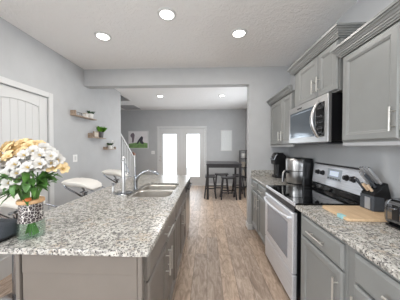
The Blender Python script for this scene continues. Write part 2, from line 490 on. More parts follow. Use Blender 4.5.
# ---- stairs rising towards the camera behind the left wall
s = MB()
rise_, run_ = 0.19, 0.262
for i in range(10):
    yb_ = 5.60 - i * run_
    s.box(XS, XL - 0.125, yb_ - run_ - (0.02 if i < 9 else 0), yb_, 0 if i < 1 else i * rise_ - 0.02, (i + 1) * rise_)
struct('stairs', s, 'carpet', bevel=0.012)
s = MB(); s.prism([(5.62, 0), (5.62, 0.16), (4.59, 0.16 + 1.03 * rise_ / run_), (4.59, 0)], 'X', XL - 0.12, XL - 0.08)
struct('trim_4', s, 'trim')
rail = thing('stair_railing', 'white stair railing with slim balusters and wood newel beyond the left wall', 'railing', (XL, 5.6, 0))
n_ = MB(); n_.box(XL - 0.145, XL - 0.055, 5.56, 5.65, 0, 1.15)
obj('newel_post', n_, 'trim', rail, bevel=0.004)
n_ = MB(); n_.box(XL - 0.155, XL - 0.045, 5.55, 5.66, 1.15, 1.21); n_.box(XL - 0.13, XL - 0.07, 5.575, 5.635, 1.21, 1.24)
obj('newel_cap', n_, 'newel', rail, bevel=0.01)
sl = 0.745
h_ = MB(); h_.prism([(5.56, 1.09), (5.56, 1.15), (4.59, 1.15 + 0.97 * sl), (4.59, 1.09 + 0.97 * sl)], 'X', XL - 0.13, XL - 0.07)
obj('handrail', h_, 'trim', rail, bevel=0.01)
for i in range(9):
    yy = 5.47 - i * 0.104
    b_ = MB(); b_.box(XL - 0.115, XL - 0.085, yy - 0.014, yy + 0.014, 0.16 + (5.62 - yy) * rise_ / run_, 1.10 + (5.56 - yy) * sl)
    obj('baluster', b_, 'trim', rail)

# ---- vent and ceiling lights
v = thing('ceiling_vent', 'grey return air vent in lounge ceiling near the stairs', 'vent', (-2.62, 6.2, H))
f = MB(); f.box(-2.9, -2.34, 5.95, 6.6, H - 0.012, H)
obj('frame', f, 'vent', v, bevel=0.003)
f = MB()
for i in range(9):
    f.box(-2.86, -2.38, 6.0 + i * 0.064, 6.03 + i * 0.064, H - 0.018, H - 0.012)
obj('louvre', f, 'vent', v)
def downlight(loc, label, group, power=1.0):
    r = thing('recessed_ceiling_light', label, 'ceiling light', loc, group)
    x, y, z = loc
    t = MB(); t.lathe([(0.068, -0.002), (0.07, -0.012), (0.092, -0.008), (0.095, 0.0), (0.068, 0.0)], loc, 28, cap0=False, cap1=False)
    obj('trim_ring', t, 'trim', r, smooth=True)
    l = MB(); l.lathe([(0.0005, -0.010), (0.045, -0.009), (0.0675, -0.005), (0.0675, -0.001)], loc, 28)
    obj('lens', l, 'lamp', r, smooth=True)
    d_ = bpy.data.lights.new('downlight_bulb', 'AREA'); d_.shape = 'DISK'; d_.size = 0.13
    d_.energy = LAMP_W * power; d_.color = LAMP_COL
    o = bpy.data.objects.new('downlight_bulb', d_); COL.objects.link(o); o.location = (0, 0, -0.015); o.parent = r
    return r
G = 'recessed ceiling lights'
downlight((-1.256, 2.246, H), 'round white recessed light in kitchen ceiling, left of the three there', G)
downlight((-0.404, 1.902, H), 'round white recessed light nearest the camera, middle of the kitchen ceiling', G)
downlight((0.375, 2.247, H), 'round white recessed light in kitchen ceiling nearest the wall cabinets', G)
downlight((-1.235, 4.92, H), 'small far recessed light in lounge ceiling, left one above the french doors', G, 1.1)
downlight((0.389, 4.93, H), 'small far recessed light in lounge ceiling, right one above the black table', G, 1.1)
downlight((-1.256, 0.28, H), 'round white recessed light in kitchen ceiling over the near end of the island', G, 0.3)
downlight((0.375, 0.28, H), 'round white recessed light in kitchen ceiling over the near wall cabinets', G, 0.95)

# ================================================================ CABINETS
DOORP = [(0, 0), (0, 0.013), (0.003, 0.017), (0.010, 0.022), (0.046, 0.022), (0.050, 0.019), (0.058, 0.016), (0.062, 0.010), (0.07, 0.009)]
DRAWP = [(0, 0), (0, 0.011), (0.003, 0.014), (0.014, 0.022), (0.02, 0.022)]
def front(name, X, ny, y0, y1, z0, z1, parent, prof, mat='cab'):
    """cabinet front on the plane X facing ny (-1 towards -X, +1 towards +X)"""
    m = MB(); m.panel((X, y0, z0), (0, 1, 0), (0, 0, 1), (ny, 0, 0), y1 - y0, z1 - z0, prof)
    return obj(name, m, mat, parent)
def pull(X, n, y, z, length, vert, parent, r=0.0055):
    m = MB(); xo = X + n * 0.032
    if vert:
        m.tube([(xo, y, z - length / 2), (xo, y, z + length / 2)], r, 10)
        for s_ in (-1, 1): m.tube([(X, y, z + s_ * length * 0.32), (xo, y, z + s_ * length * 0.32)], r * 0.8, 8)
    else:
        m.tube([(xo, y - length / 2, z), (xo, y + length / 2, z)], r, 10)
        for s_ in (-1, 1): m.tube([(X, y + s_ * length * 0.32, z), (xo, y + s_ * length * 0.32, z)], r * 0.8, 8)
    return obj('handle', m, 'nickel', parent, smooth=True)
XF = 0.765            # face of the right-hand base cabinets
def base_right(y0, y1, label, doors, drawers):
    r = thing('base_cabinet', label, 'cabinet', (1.07, (y0 + y1) / 2, 0), 'grey base cabinets along the right wall')
    b = MB(); b.box(XF, XR - 0.002, y0, y1, 0.105, 0.884)
    obj('body', b, 'cab', r)
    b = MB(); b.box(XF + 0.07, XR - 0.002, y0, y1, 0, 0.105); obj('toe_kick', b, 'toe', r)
    for (a, c, z0, z1) in drawers:
        d_ = front('drawer', XF, -1, a, c, z0, z1, r, DRAWP)
        pull(XF - 0.02, -1, (a + c) / 2, (z0 + z1) / 2, min(0.19, (c - a) * 0.5), False, d_)
    for (a, c, z0, z1, hy) in doors:
        d_ = front('door', XF, -1, a, c, z0, z1, r, DOORP)
        pull(XF - 0.02, -1, hy, z1 - 0.13, 0.17, True, d_)
base_right(1.035, 1.545, 'grey base cabinet with one drawer and one door, right beside the range', [(1.055, 1.505, 0.125, 0.705, 1.085)], [(1.055, 1.505, 0.717, 0.862)])
base_right(0.32, 1.033, 'grey base cabinet nearest the camera at the lower right corner', [(0.69, 0.975, 0.125, 0.705, 0.945), (0.40, 0.68, 0.125, 0.705, 0.42)], [(0.40, 0.975, 0.717, 0.862)])
base_right(2.375, 2.785, 'grey base cabinet just past the range, below the tall steel appliance', [(2.40, 2.765, 0.125, 0.705, 2.73)], [(2.40, 2.765, 0.717, 0.862)])
base_right(2.787, 3.183, 'grey base cabinet farthest along the right wall, against the white baseboard', [(2.80, 3.17, 0.125, 0.705, 2.835)], [(2.80, 3.17, 0.717, 0.862)])
# countertops
r = thing('countertop', 'speckled granite countertop at lower right under board and toaster', 'countertop', (1.07, 0.95, 0.885))
obj('slab', MB().box(0.738, XR - 0.001, 0.32, 1.592, 0.886, 0.915), 'granite', r, bevel=0.005)
obj('backsplash', MB().box(XR - 0.021, XR - 0.001, 0.32, 1.592, 0.915, 1.015), 'granite', r, bevel=0.003)
r = thing('countertop', 'short speckled granite countertop past the range, ending at the far wall', 'countertop', (1.07, 2.8, 0.885))
obj('slab', MB().box(0.738, XR - 0.001, 2.372, YW - 0.001, 0.886, 0.915), 'granite', r, bevel=0.005)
b = MB(); b.box(XR - 0.021, XR - 0.001, 2.372, YW - 0.021, 0.915, 1.015); b.box(0.745, XR - 0.001, YW - 0.021, YW - 0.001, 0.915, 1.015)
obj('backsplash', b, 'granite', r, bevel=0.003)

# wall cabinets
XU = 1.065
def crown(y0, y1, z0, r, ends):
    prof = [(0.0, 0.0), (0.010, 0.0), (0.010, 0.010), (0.018, 0.010), (0.020, 0.022), (0.028, 0.024), (0.028, 0.034), (0.034, 0.036), (0.040, 0.048), (0.050, 0.054), (0.050, 0.062), (0.060, 0.064), (0.060, 0.080), (0.0, 0.080)]
    m = MB(); rings = []
    e0, e1 = ends
    for o_, z in prof:
        pts = []
        if e0: pts.append((XR - 0.002, y0 - o_, z0 + z))
        pts.append((XU - 0.012 - o_, y0 - (o_ if e0 else 0), z0 + z)); pts.append((XU - 0.012 - o_, y1 + (o_ if e1 else 0), z0 + z))
        if e1: pts.append((XR - 0.002, y1 + o_, z0 + z))
        rings.append(pts)
    rings = [list(q) for q in zip(*rings)]      # sweep the profile along the corners
    m.rings(rings)
    obj('crown_moulding', m, 'cab', r, smooth=False)
def upper(y0, y1, z0, z1, label, doors, ends, rail=True):
    r = thing('wall_cabinet', label, 'cabinet', (1.22, (y0 + y1) / 2, z0), 'grey wall cabinets')
    obj('body', MB().box(XU, XR - 0.002, y0, y1, z0, z1), 'cab', r)
    for (a, c, hy) in doors:
        d_ = front('door', XU, -1, a, c, z0 + 0.012, z1 - 0.03, r, DOORP)
        hl = 0.135
        pull(XU - 0.022, -1, hy, z0 + 0.125, hl, True, d_)
    crown(y0, y1, z1 - 0.022, r, ends)
    if rail:
        obj('light_rail', MB().box(XU, XU + 0.02, y0, y1, z0 - 0.022, z0), 'vent', r)
upper(0.45, 1.515, 1.432, 2.118, 'grey wall cabinet nearest the camera at upper right, long bar handle', [(1.07, 1.502, 1.086), (0.62, 1.06, 1.02)], (False, True))
upper(1.556, 2.335, 1.856, 2.295, 'short grey wall cabinet set higher, directly above the microwave', [(1.565, 1.825, 1.79), (1.835, 2.215, 1.872)], (True, True), False)
upper(2.37, YW - 0.002, 1.425, 2.105, 'grey wall cabinet farthest from the camera, left of the microwave', [(2.385, 2.665, 2.62), (2.675, 3.135, 2.72)], (False, False))

# ---- kitchen island
XI = -0.315           # face of the island cabinets towards the aisle
YI0, YI1 = 0.895, 3.20
XK = -0.915           # back of the cabinets
def island_cab(y0, y1, label, fronts, false_drawer, end=False):
    r = thing('island_cabinet', label, 'cabinet', (-0.6, (y0 + y1) / 2, 0))
    b = MB(); t_ = 0.018
    b.box(XK, XI, y0, y0 + t_, 0.105, 0.884); b.box(XK, XI, y1 - t_, y1, 0.105, 0.884)
    b.box(XK, XK + t_, y0 + t_, y1 - t_, 0.105, 0.884); b.box(XK + t_, XI, y0 + t_, y1 - t_, 0.105, 0.125)
    b.box(XI - t_, XI, y0 + t_, y1 - t_, 0.84, 0.884); b.box(XI - t_, XI, y0 + t_, y1 - t_, 0.125, 0.14)
    ym = (y0 + y1) / 2; b.box(XI - t_, XI, ym - 0.03, ym + 0.03, 0.14, 0.84); b.box(XI - t_, XI, y0 + t_, y1 - t_, 0.68, 0.72)
    b.box(XI - t_, XI, y0 + t_, y0 + 0.045, 0.14, 0.84); b.box(XI - t_, XI, y1 - 0.045, y1 - t_, 0.14, 0.84)
    obj('body', b, 'islandcab', r)
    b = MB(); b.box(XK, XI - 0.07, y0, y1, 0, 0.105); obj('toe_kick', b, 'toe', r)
    dz = front('false_drawer' if false_drawer else 'drawer', XI, 1, y0 + 0.006, y1 - 0.013, 0.717, 0.862, r, DRAWP, 'islandcab')
    if not false_drawer: pull(XI + 0.02, 1, ym, 0.795, 0.19, False, dz)
    for (a, c, hy) in fronts:
        d_ = front('door', XI, 1, a, c, 0.125, 0.705, r, DOORP, 'islandcab')
        pull(XI + 0.02, 1, hy, 0.57, 0.17, True, d_)
    return r
r = island_cab(YI0 + 0.036, 1.765, 'near grey island cabinet with drawer over two doors, facing the aisle', [(0.936, 1.352, 1.32), (1.360, 1.752, 1.395)], False)
island_cab(1.767, 2.60, 'second grey island cabinet with two doors below the sink', [(1.780, 2.179, 2.15), (2.187, 2.587, 2.22)], True)
e = thing('island_end_panel', 'wide grey panel closing the near end of the island', 'panel', (-0.6, YI0, 0))
obj('panel', MB().box(-0.920, -0.340, YI0 + 0.002, YI0 + 0.019, 0.0, 0.884), 'islandcab', e)
obj('top_rail', MB().box(-0.920, -0.340, YI0 - 0.003, YI0 + 0.002, 0.775, 0.884), 'islandcab', e, bevel=0.002)
obj('corner_stile', MB().box(-0.337, XI + 0.001, YI0 - 0.006, YI0 + 0.019, 0.0, 0.884), 'islandcab', e, bevel=0.003)
obj('corner_stile', MB().box(-0.951, -0.930, YI0 - 0.006, YI0 + 0.019, 0.0, 0.884), 'islandcab', e, bevel=0.003)
obj('island_back_panel', MB().box(-0.949, -0.932, YI0 + 0.02, YI1, 0, 0.884), 'islandcab')
tag(bpy.data.objects['island_back_panel'], 'grey panel along the stool side of the island', 'panel')
# dishwasher
dw = thing('dishwasher', 'steel dishwasher with dark control strip at the far end of the island', 'dishwasher', (-0.6, 2.9, 0))
obj('tub', MB().box(XK, XI - 0.002, 2.604, 3.18, 0.1, 0.882), 'blackmetal', dw)
obj('door', MB().box(XI - 0.002, XI + 0.022, 2.606, 3.178, 0.115, 0.755), 'steelv', dw, bevel=0.004)
obj('control_panel', MB().box(XI - 0.002, XI + 0.028, 2.606, 3.178, 0.76, 0.88), 'black', dw, bevel=0.004)
m = MB(); m.tube([(XI + 0.06, 2.66, 0.80), (XI + 0.06, 3.12, 0.80)], 0.011, 10); m.tube([(XI + 0.02, 2.68, 0.80), (XI + 0.06, 2.68, 0.80)], 0.008); m.tube([(XI + 0.02, 3.10, 0.80), (XI + 0.06, 3.10, 0.80)], 0.008)
obj('handle', m, 'black', dw, smooth=True)
obj('kick_plate', MB().box(XK, XI - 0.06, 2.604, 3.18, 0, 0.1), 'black', dw)
obj('island_far_panel', MB().box(XK, XI + 0.002, 3.182, YI1, 0, 0.884), 'islandcab')
tag(bpy.data.objects['island_far_panel'], 'narrow grey panel closing the far end of the island', 'panel')

# island countertop with the sink cut-out
SX0, SX1, SY0, SY1 = -0.815, -0.365, 1.795, 2.52
def slab_with_hole(outer, hole, z0, z1):
    mb = MB(); bm = mb.bm
    loops = []
    for z in (z0, z1):
        lv = []
        for poly in (outer, hole):
            vs = [bm.verts.new((x, y, z)) for x, y in poly]; lv.append(vs)
        edges = []
        for vs in lv:
            for a, b in zip(vs, vs[1:] + vs[:1]): edges.append(bm.edges.new((a, b)))
        bmesh.ops.triangle_fill(bm, use_beauty=True, use_dissolve=False, edges=edges)
        loops.append(lv)
    for k in (0, 1):
        a, b = loops[0][k], loops[1][k]
        for i in range(len(a)):
            j = (i + 1) % len(a); bm.faces.new((a[i], a[j], b[j], b[i]))
    return mb
it = thing('island_countertop', 'long speckled granite island countertop around the sink', 'countertop', (-0.74, 2.04, 0.885))
obj('slab', slab_with_hole(rrect(-1.215, -0.272, 0.858, 3.24, 0.012, 3), rrect(SX0, SX1, SY0, SY1, 0.09, 6), 0.886, 0.915), 'granite', it, bevel=0.005)

# sink
sk = thing('kitchen_sink', 'stainless steel double bowl sink set into the island granite', 'sink', (-0.59, 2.15, 0.68))
def bowl(y0, y1, depth):
    m = MB(); rs = []
    for ins, z, rr in ((-0.012, 0.884, 0.095), (0.004, 0.884, 0.085), (0.012, 0.876, 0.08), (0.018, 0.886 - depth + 0.035, 0.075), (0.03, 0.886 - depth + 0.008, 0.07), (0.06, 0.886 - depth, 0.06)):
        rs.append([(x, y, z) for x, y in rrect(SX0 + ins, SX1 - ins, y0 + ins, y1 - ins, min(rr, (y1 - y0) / 2 - ins - 0.005), 6)])
    m.rings(rs, cap0=False, cap1=True)
    o = obj('bowl', m, 'sink', sk, smooth=True)
    s_ = o.modifiers.new('thickness', 'SOLIDIFY'); s_.thickness = 0.002
    cx, cy = (SX0 + SX1) / 2, (y0 + y1) / 2
    dd = MB(); dd.lathe([(0.045, 0.001), (0.045, 0.004), (0.035, 0.004), (0.02, 0.002)], (cx, cy, 0.886 - depth), 20)
    obj('drain', dd, 'chrome', o, smooth=True)
bowl(SY0 + 0.004, 2.185, 0.18); bowl(2.215, SY1 - 0.004, 0.2)
obj('divider', MB().box(SX0 + 0.0, SX1 - 0.0, 2.174, 2.226, 0.874, 0.888), 'sink', sk, bevel=0.006)

# faucet
fc = thing('faucet', 'polished chrome kitchen faucet arching over the sink', 'faucet', (-0.81, 2.10, 0.915))
m = MB(); m.lathe([(0.031, 0), (0.031, 0.006), (0.024, 0.012), (0.022, 0.03), (0.021, 0.11), (0.024, 0.13), (0.02, 0.15), (0.006, 0.156)], (-0.81, 2.10, 0.915), 20)
obj('body', m, 'chrome', fc, smooth=True)
m = MB(); m.tube([(-0.81, 2.10, 1.00), (-0.795, 2.10, 1.05), (-0.755, 2.10, 1.095), (-0.71, 2.10, 1.122), (-0.665, 2.10, 1.132), (-0.62, 2.10, 1.126), (-0.59, 2.10, 1.112)], 0.015, 12, [0.019, 0.017, 0.015, 0.014, 0.013, 0.013, 0.015])
obj('spout', m, 'chrome', fc, smooth=True)
m = MB(); m.tube([(-0.602, 2.10, 1.118), (-0.572, 2.10, 1.105), (-0.545, 2.10, 1.09)], 0.02, 12, [0.016, 0.020, 0.018])
obj('spray_head', m, 'chrome', fc, smooth=True)
m = MB(); m.tube([(-0.81, 2.10, 1.065), (-0.812, 2.10, 1.09), (-0.818, 2.115, 1.14), (-0.822, 2.125, 1.17)], 0.007, 8, [0.012, 0.010, 0.007, 0.008])
obj('lever', m, 'chrome', fc, smooth=True)
# paper towel holder
ph = thing('paper_towel_holder', 'empty chrome paper towel holder standing left of the faucet', 'holder', (-0.875, 1.93, 0.915))
m = MB(); m.lathe([(0.088, 0), (0.088, 0.006), (0.08, 0.011), (0.012, 0.013)], (-0.875, 1.935, 0.915), 32)
obj('base', m, 'chrome', ph, smooth=True)
m = MB(); m.lathe([(0.019, 0.012), (0.019, 0.33), (0.014, 0.345), (0.022, 0.352), (0.022, 0.368), (0.012, 0.38)], (-0.875, 1.935, 0.915), 18)
obj('post', m, 'steelv', ph, smooth=True)
m = MB(); m.tube([(-0.862, 1.935, 1.235), (-0.845, 1.935, 1.21), (-0.825, 1.935, 1.16), (-0.815, 1.935, 1.125), (-0.825, 1.935, 1.108), (-0.842, 1.935, 1.12), (-0.852, 1.935, 1.15)], 0.004, 8)
obj('tension_arm', m, 'chrome', ph, smooth=True)
sd = thing('soap_dispenser', 'short steel soap dispenser left of the towel holder base', 'soap dispenser', (-0.985, 1.93, 0.915))
m = MB(); m.lathe([(0.02, 0), (0.02, 0.004), (0.013, 0.008), (0.012, 0.07), (0.009, 0.076)], (-0.985, 1.93, 0.915), 16)
obj('body', m, 'steelv', sd, smooth=True)
m = MB(); m.lathe([(0.007, 0.076), (0.007, 0.088), (0.015, 0.09), (0.015, 0.102), (0.006, 0.106)], (-0.985, 1.93, 0.915), 16); m.tube([(-0.985, 1.93, 1.011), (-0.955, 1.93, 1.008)], 0.005)
obj('pump_head', m, 'chrome', sd, smooth=True)

# ================================================================ APPLIANCES
rg = thing('electric_range', 'stainless steel electric range with black glass cooktop', 'range', (1.04, 1.98, 0))
RY0, RY1, RX = 1.606, 2.362, 0.735
obj('body', MB().box(RX + 0.03, 1.36, RY0, RY1, 0.06, 0.905), 'blackmetal', rg)
obj('plinth', MB().box(RX + 0.08, 1.30, RY0 + 0.02, RY1 - 0.02, 0, 0.06), 'black', rg)
m = MB(); m.box(RX + 0.012, 1.29, RY0, RY1, 0.905, 0.926)
ct = obj('cooktop', m, 'glassblack', rg, bevel=0.003)
m = MB(); m.box(RX, RX + 0.012, RY0, RY1, 0.898, 0.928)
obj('front_trim', m, 'steel', rg, bevel=0.004)
for (bx, by, br) in ((0.90, 1.79, 0.105), (0.90, 2.18, 0.08), (1.14, 1.79, 0.08), (1.14, 2.18, 0.105)):
    m = MB(); m.lathe([(br, 0.0), (br, 0.0006), (br - 0.004, 0.0006), (br - 0.004, 0.0)], (bx, by, 0.9261), 40, cap0=False, cap1=False)
    obj('burner_ring', m, 'burner', rg)
# upper vent strip, oven door, drawer
obj('vent_strip', MB().box(RX + 0.004, RX + 0.03, RY0 + 0.002, RY1 - 0.002, 0.845, 0.897), 'black', rg, bevel=0.003)
od = obj('oven_door', MB().box(RX - 0.012, RX + 0.03, RY0 + 0.003, RY1 - 0.003, 0.315, 0.84), 'steel', rg, bevel=0.008)
m = MB(); m.panel((RX - 0.012, RY0 + 0.10, 0.40), (0, 1, 0), (0, 0, 1), (-1, 0, 0), RY1 - RY0 - 0.2, 0.33, [(0, 0), (0, 0.002), (0.006, 0.003)])
obj('oven_window', m, 'oven_glass', od)
m = MB(); n = 12
pts = [(RX - 0.03 - 0.032 * math.sin(PI * i / n) ** 0.6, RY0 + 0.05 + (RY1 - RY0 - 0.1) * i / n, 0.785) for i in range(n + 1)]
m.tube([(RX - 0.012, RY0 + 0.05, 0.785)] + pts + [(RX - 0.012, RY1 - 0.05, 0.785)], 0.013, 10)
obj('handle', m, 'steel', od, smooth=True)
dr = obj('storage_drawer', MB().box(RX - 0.010, RX + 0.03, RY0 + 0.003, RY1 - 0.003, 0.07, 0.305), 'steel', rg, bevel=0.008)
# backguard
m = MB(); m.prism([(1.285, 0.926), (1.30, 0.975), (1.365, 0.985), (1.365, 0.926)], 'Y', RY0, RY1)
obj('lower_backguard', m, 'glassblack', rg, bevel=0.006)
bx0, bx1 = 1.292, 1.318
m = MB(); m.prism([(bx0, 0.985), (bx1, 1.185), (1.33, 1.205), (1.365, 1.205), (1.365, 0.985)], 'Y', RY0, RY1)
bgd = obj('backguard', m, 'steel', rg, bevel=0.006)
m = MB(); m.box(1.322, 1.369, RY0 - 0.004, RY1 + 0.004, 1.199, 1.212); obj('backguard_cap', m, 'black', rg, bevel=0.004)
tilt = (bx1 - bx0) / 0.20
nrm = Vector((-1, 0, tilt)).normalized(); upv = Vector((tilt, 0, 1)).normalized()
def on_guard(y, z): return Vector((bx0 + (z - 0.985) * tilt, y, z))
m = MB(); m.panel(on_guard(1.875, 1.055), (0, 1, 0), upv, nrm, 0.21, 0.115, [(0, -0.002), (0, 0.002), (0.003, 0.004)])
pn = obj('control_panel', m, 'button', bgd)
m = MB(); m.panel(on_guard(1.915, 1.10) + nrm * 0.004, (0, 1, 0), upv, nrm, 0.13, 0.05, [(0, -0.001), (0, 0.001)])
obj('clock_display', m, 'display', pn)
for i in range(5):
    m = MB(); m.panel(on_guard(1.883 + i * 0.04, 1.065) + nrm * 0.004, (0, 1, 0), upv, nrm, 0.03, 0.016, [(0, -0.001), (0, 0.002)])
    obj('button', m, 'greypot', pn)
for ky in (1.72, 1.805, 2.165, 2.255):
    m = MB(); p = on_guard(ky, 1.11)
    m.tube([p, p + nrm * 0.006, p + nrm * 0.008, p + nrm * 0.03, p + nrm * 0.033], 0.024, 18, [0.029, 0.029, 0.023, 0.021, 0.017])
    k_ = obj('knob', m, 'black', bgd, smooth=True)
    m = MB(); q = p + nrm * 0.033; m.panel(q + Vector((0, -0.003, 0)) - upv * 0.018, (0, 1, 0), upv, nrm, 0.006, 0.036, [(0, -0.001), (0, 0.004)])
    obj('grip', m, 'greypot', k_)

# microwave
mw = thing('microwave', 'stainless steel microwave mounted over the range, dark window', 'microwave', (1.19, 1.97, 1.44))
MY0, MY1, MX, MZ0, MZ1 = 1.600, 2.338, 1.0, 1.442, 1.852
obj('body', MB().box(MX + 0.035, XR - 0.003, MY0 + 0.004, MY1 - 0.004, MZ0 + 0.012, MZ1 - 0.004), 'blackmetal', mw)
obj('door', MB().box(MX, MX + 0.035, MY0 + 0.001, MY1, MZ0, MZ1), 'steelm', mw, bevel=0.006)
mdo = bpy.data.objects[[o.name for o in mw.children if o.name.startswith('door')][0]]
m = MB(); m.panel((MX, 1.785, MZ0 + 0.058), (0, 1, 0), (0, 0, 1), (-1, 0, 0), 0.515, 0.285, [(0, -0.002), (0, 0.0015), (0.02, 0.002), (0.024, 0.0005)])
obj('door_window', m, 'micro_glass', mdo)
m = MB(); m.panel((MX, 1.645, MZ0 + 0.05), (0, 1, 0), (0, 0, 1), (-1, 0, 0), 0.128, 0.30, [(0, -0.002), (0, 0.002), (0.003, 0.003)])
pn = obj('control_panel', m, 'glassblack', mdo)
m = MB(); m.panel((MX - 0.003, 1.665, MZ0 + 0.295), (0, 1, 0), (0, 0, 1), (-1, 0, 0), 0.09, 0.035, [(0, -0.001), (0, 0.001)])
obj('clock_display', m, 'burner', pn)
for i in range(4):
    for j in range(3):
        m = MB(); m.panel((MX - 0.003, 1.668 + j * 0.031, MZ0 + 0.07 + i * 0.05), (0, 1, 0), (0, 0, 1), (-1, 0, 0), 0.02, 0.018, [(0, -0.001), (0, 0.001)])
        obj('button', m, 'burner', pn)
n = 14; pts = []
for i in range(n + 1):
    a = i / n; s_ = math.sin(PI * a)
    pts.append((MX - 0.006 - 0.062 * s_ ** 0.8, 1.715, MZ0 + 0.045 + 0.315 * a))
m = MB(); m.tube(pts, 0.014, 12, [0.011 + 0.005 * math.sin(PI * i / n) for i in range(n + 1)])
obj('handle', m, 'steelv', mdo, smooth=True)
m = MB(); m.panel((MX, 2.03, MZ1 - 0.045), (0, 1, 0), (0, 0, 1), (-1, 0, 0), 0.10, 0.014, [(0, -0.001), (0, 0.001)])
obj('badge', m, 'darkgrey', mdo)
obj('vent_grille', MB().box(MX + 0.03, 1.30, 1.66, 2.26, MZ0 - 0.012, MZ0 + 0.012), 'black', mw, bevel=0.003)
obj('grease_filter', MB().box(MX + 0.08, 1.33, 1.70, 2.22, MZ0 - 0.016, MZ0 - 0.011), 'greypot', mw)

# air fryer past the range
af = thing('air_fryer', 'tall stainless and black air fryer on the counter past the range', 'air fryer', (1.15, 2.56, 0.915))
ac = (1.175, 2.53)
def ring_af(r, z, n=28): return [(ac[0] + r * math.cos(2 * PI * i / n), ac[1] + r * math.sin(2 * PI * i / n), z) for i in range(n)]
m = MB(); m.rings([ring_af(r, z) for r, z in ((0.108, 0.932), (0.113, 0.94), (0.120, 1.06), (0.124, 1.19), (0.123, 1.235), (0.114, 1.25))])
obj('body', m, 'steelv', af, smooth=True)
m = MB(); m.lathe([(0.108, 0.0), (0.112, 0.006), (0.112, 0.017)], (ac[0], ac[1], 0.915), 28); obj('base', m, 'black', af, smooth=True)
m = MB(); m.lathe([(0.116, 1.2505), (0.112, 1.256), (0.09, 1.26), (0.03, 1.262)], (ac[0], ac[1], 0), 28); obj('lid', m, 'black', af, smooth=True)
m = MB(); m.lathe([(0.121, 1.086), (0.1226, 1.088), (0.1226, 1.094), (0.1215, 1.096)], (ac[0], ac[1], 0), 28, cap0=False, cap1=False); obj('basket_seam', m, 'black', af, smooth=True)
m = MB(); m.prism(rrect(1.20, 1.335, 2.402, 2.66, 0.03, 4), 'Z', 0.916, 1.255)
obj('rear_housing', m, 'black', af, bevel=0.01)
m = MB(); m.tube([(1.07, 2.49, 1.075), (1.02, 2.475, 1.085), (0.992, 2.465, 1.065), (0.985, 2.465, 1.0), (0.985, 2.465, 0.955)], 0.014, 10, [0.02, 0.018, 0.017, 0.016, 0.013])
obj('handle', m, 'black', af, smooth=True)
m = MB(); m.tube([(1.0, 2.452, 1.098), (0.976, 2.446, 1.07), (0.968, 2.446, 1.0), (0.968, 2.446, 0.955)], 0.009, 8)
obj('handle_plate', m, 'steelv', af, smooth=True)

# coffee maker at the far wall
cm = thing('coffee_maker', 'small black single cup coffee maker in the far counter corner', 'coffee maker', (1.17, 3.06, 0.915))
m = MB(); m.prism(rrect(1.07, 1.25, 2.965, 3.165, 0.03, 4), 'Z', 0.915, 0.945); obj('base', m, 'black', cm, bevel=0.006)
m = MB(); m.prism(rrect(1.10, 1.25, 2.985, 3.155, 0.03, 4), 'Z', 0.945, 1.15); obj('column', m, 'black', cm, bevel=0.006)
m = MB(); m.prism([(1.06, 1.12), (1.055, 1.19), (1.075, 1.25), (1.12, 1.29), (1.20, 1.295), (1.245, 1.26), (1.25, 1.12)], 'Y', 2.985, 3.155); obj('brew_head', m, 'black', cm, bevel=0.012)
m = MB(); m.tube([(1.052, 2.98, 1.20), (1.072, 2.978, 1.262), (1.118, 2.976, 1.30), (1.19, 2.976, 1.302)], 0.009, 8); m.tube([(1.052, 3.16, 1.20), (1.072, 3.162, 1.262), (1.118, 3.164, 1.30), (1.19, 3.164, 1.302)], 0.009, 8); m.tube([(1.052, 2.98, 1.20), (1.05, 3.07, 1.20), (1.052, 3.16, 1.20)], 0.009, 8)
obj('lid_handle', m, 'chrome', cm, smooth=True)
obj('drip_tray', MB().box(1.072, 1.099, 2.99, 3.14, 0.945, 0.955), 'chrome', cm, bevel=0.002)

# cutting board, knife block, toaster
cbd = thing('cutting_board', 'pale wooden cutting board under the knife block', 'cutting board', (1.12, 1.385, 0.915))
m = MB(); m.prism(rrect(0.912, 1.345, 1.245, 1.53, 0.02, 4), 'Z', 0.9165, 0.936); obj('board', m, 'board', cbd, bevel=0.003)
m = MB(); m.prism(rrect(0.905, 0.938, 1.285, 1.345, 0.012, 4), 'Z', 0.9162, 0.9385); obj('corner_grip', m, 'teal', cbd, bevel=0.002)
kb = thing('knife_block', 'black slanted knife block with shiny front on cutting board', 'knife block', (1.23, 1.43, 0.936))
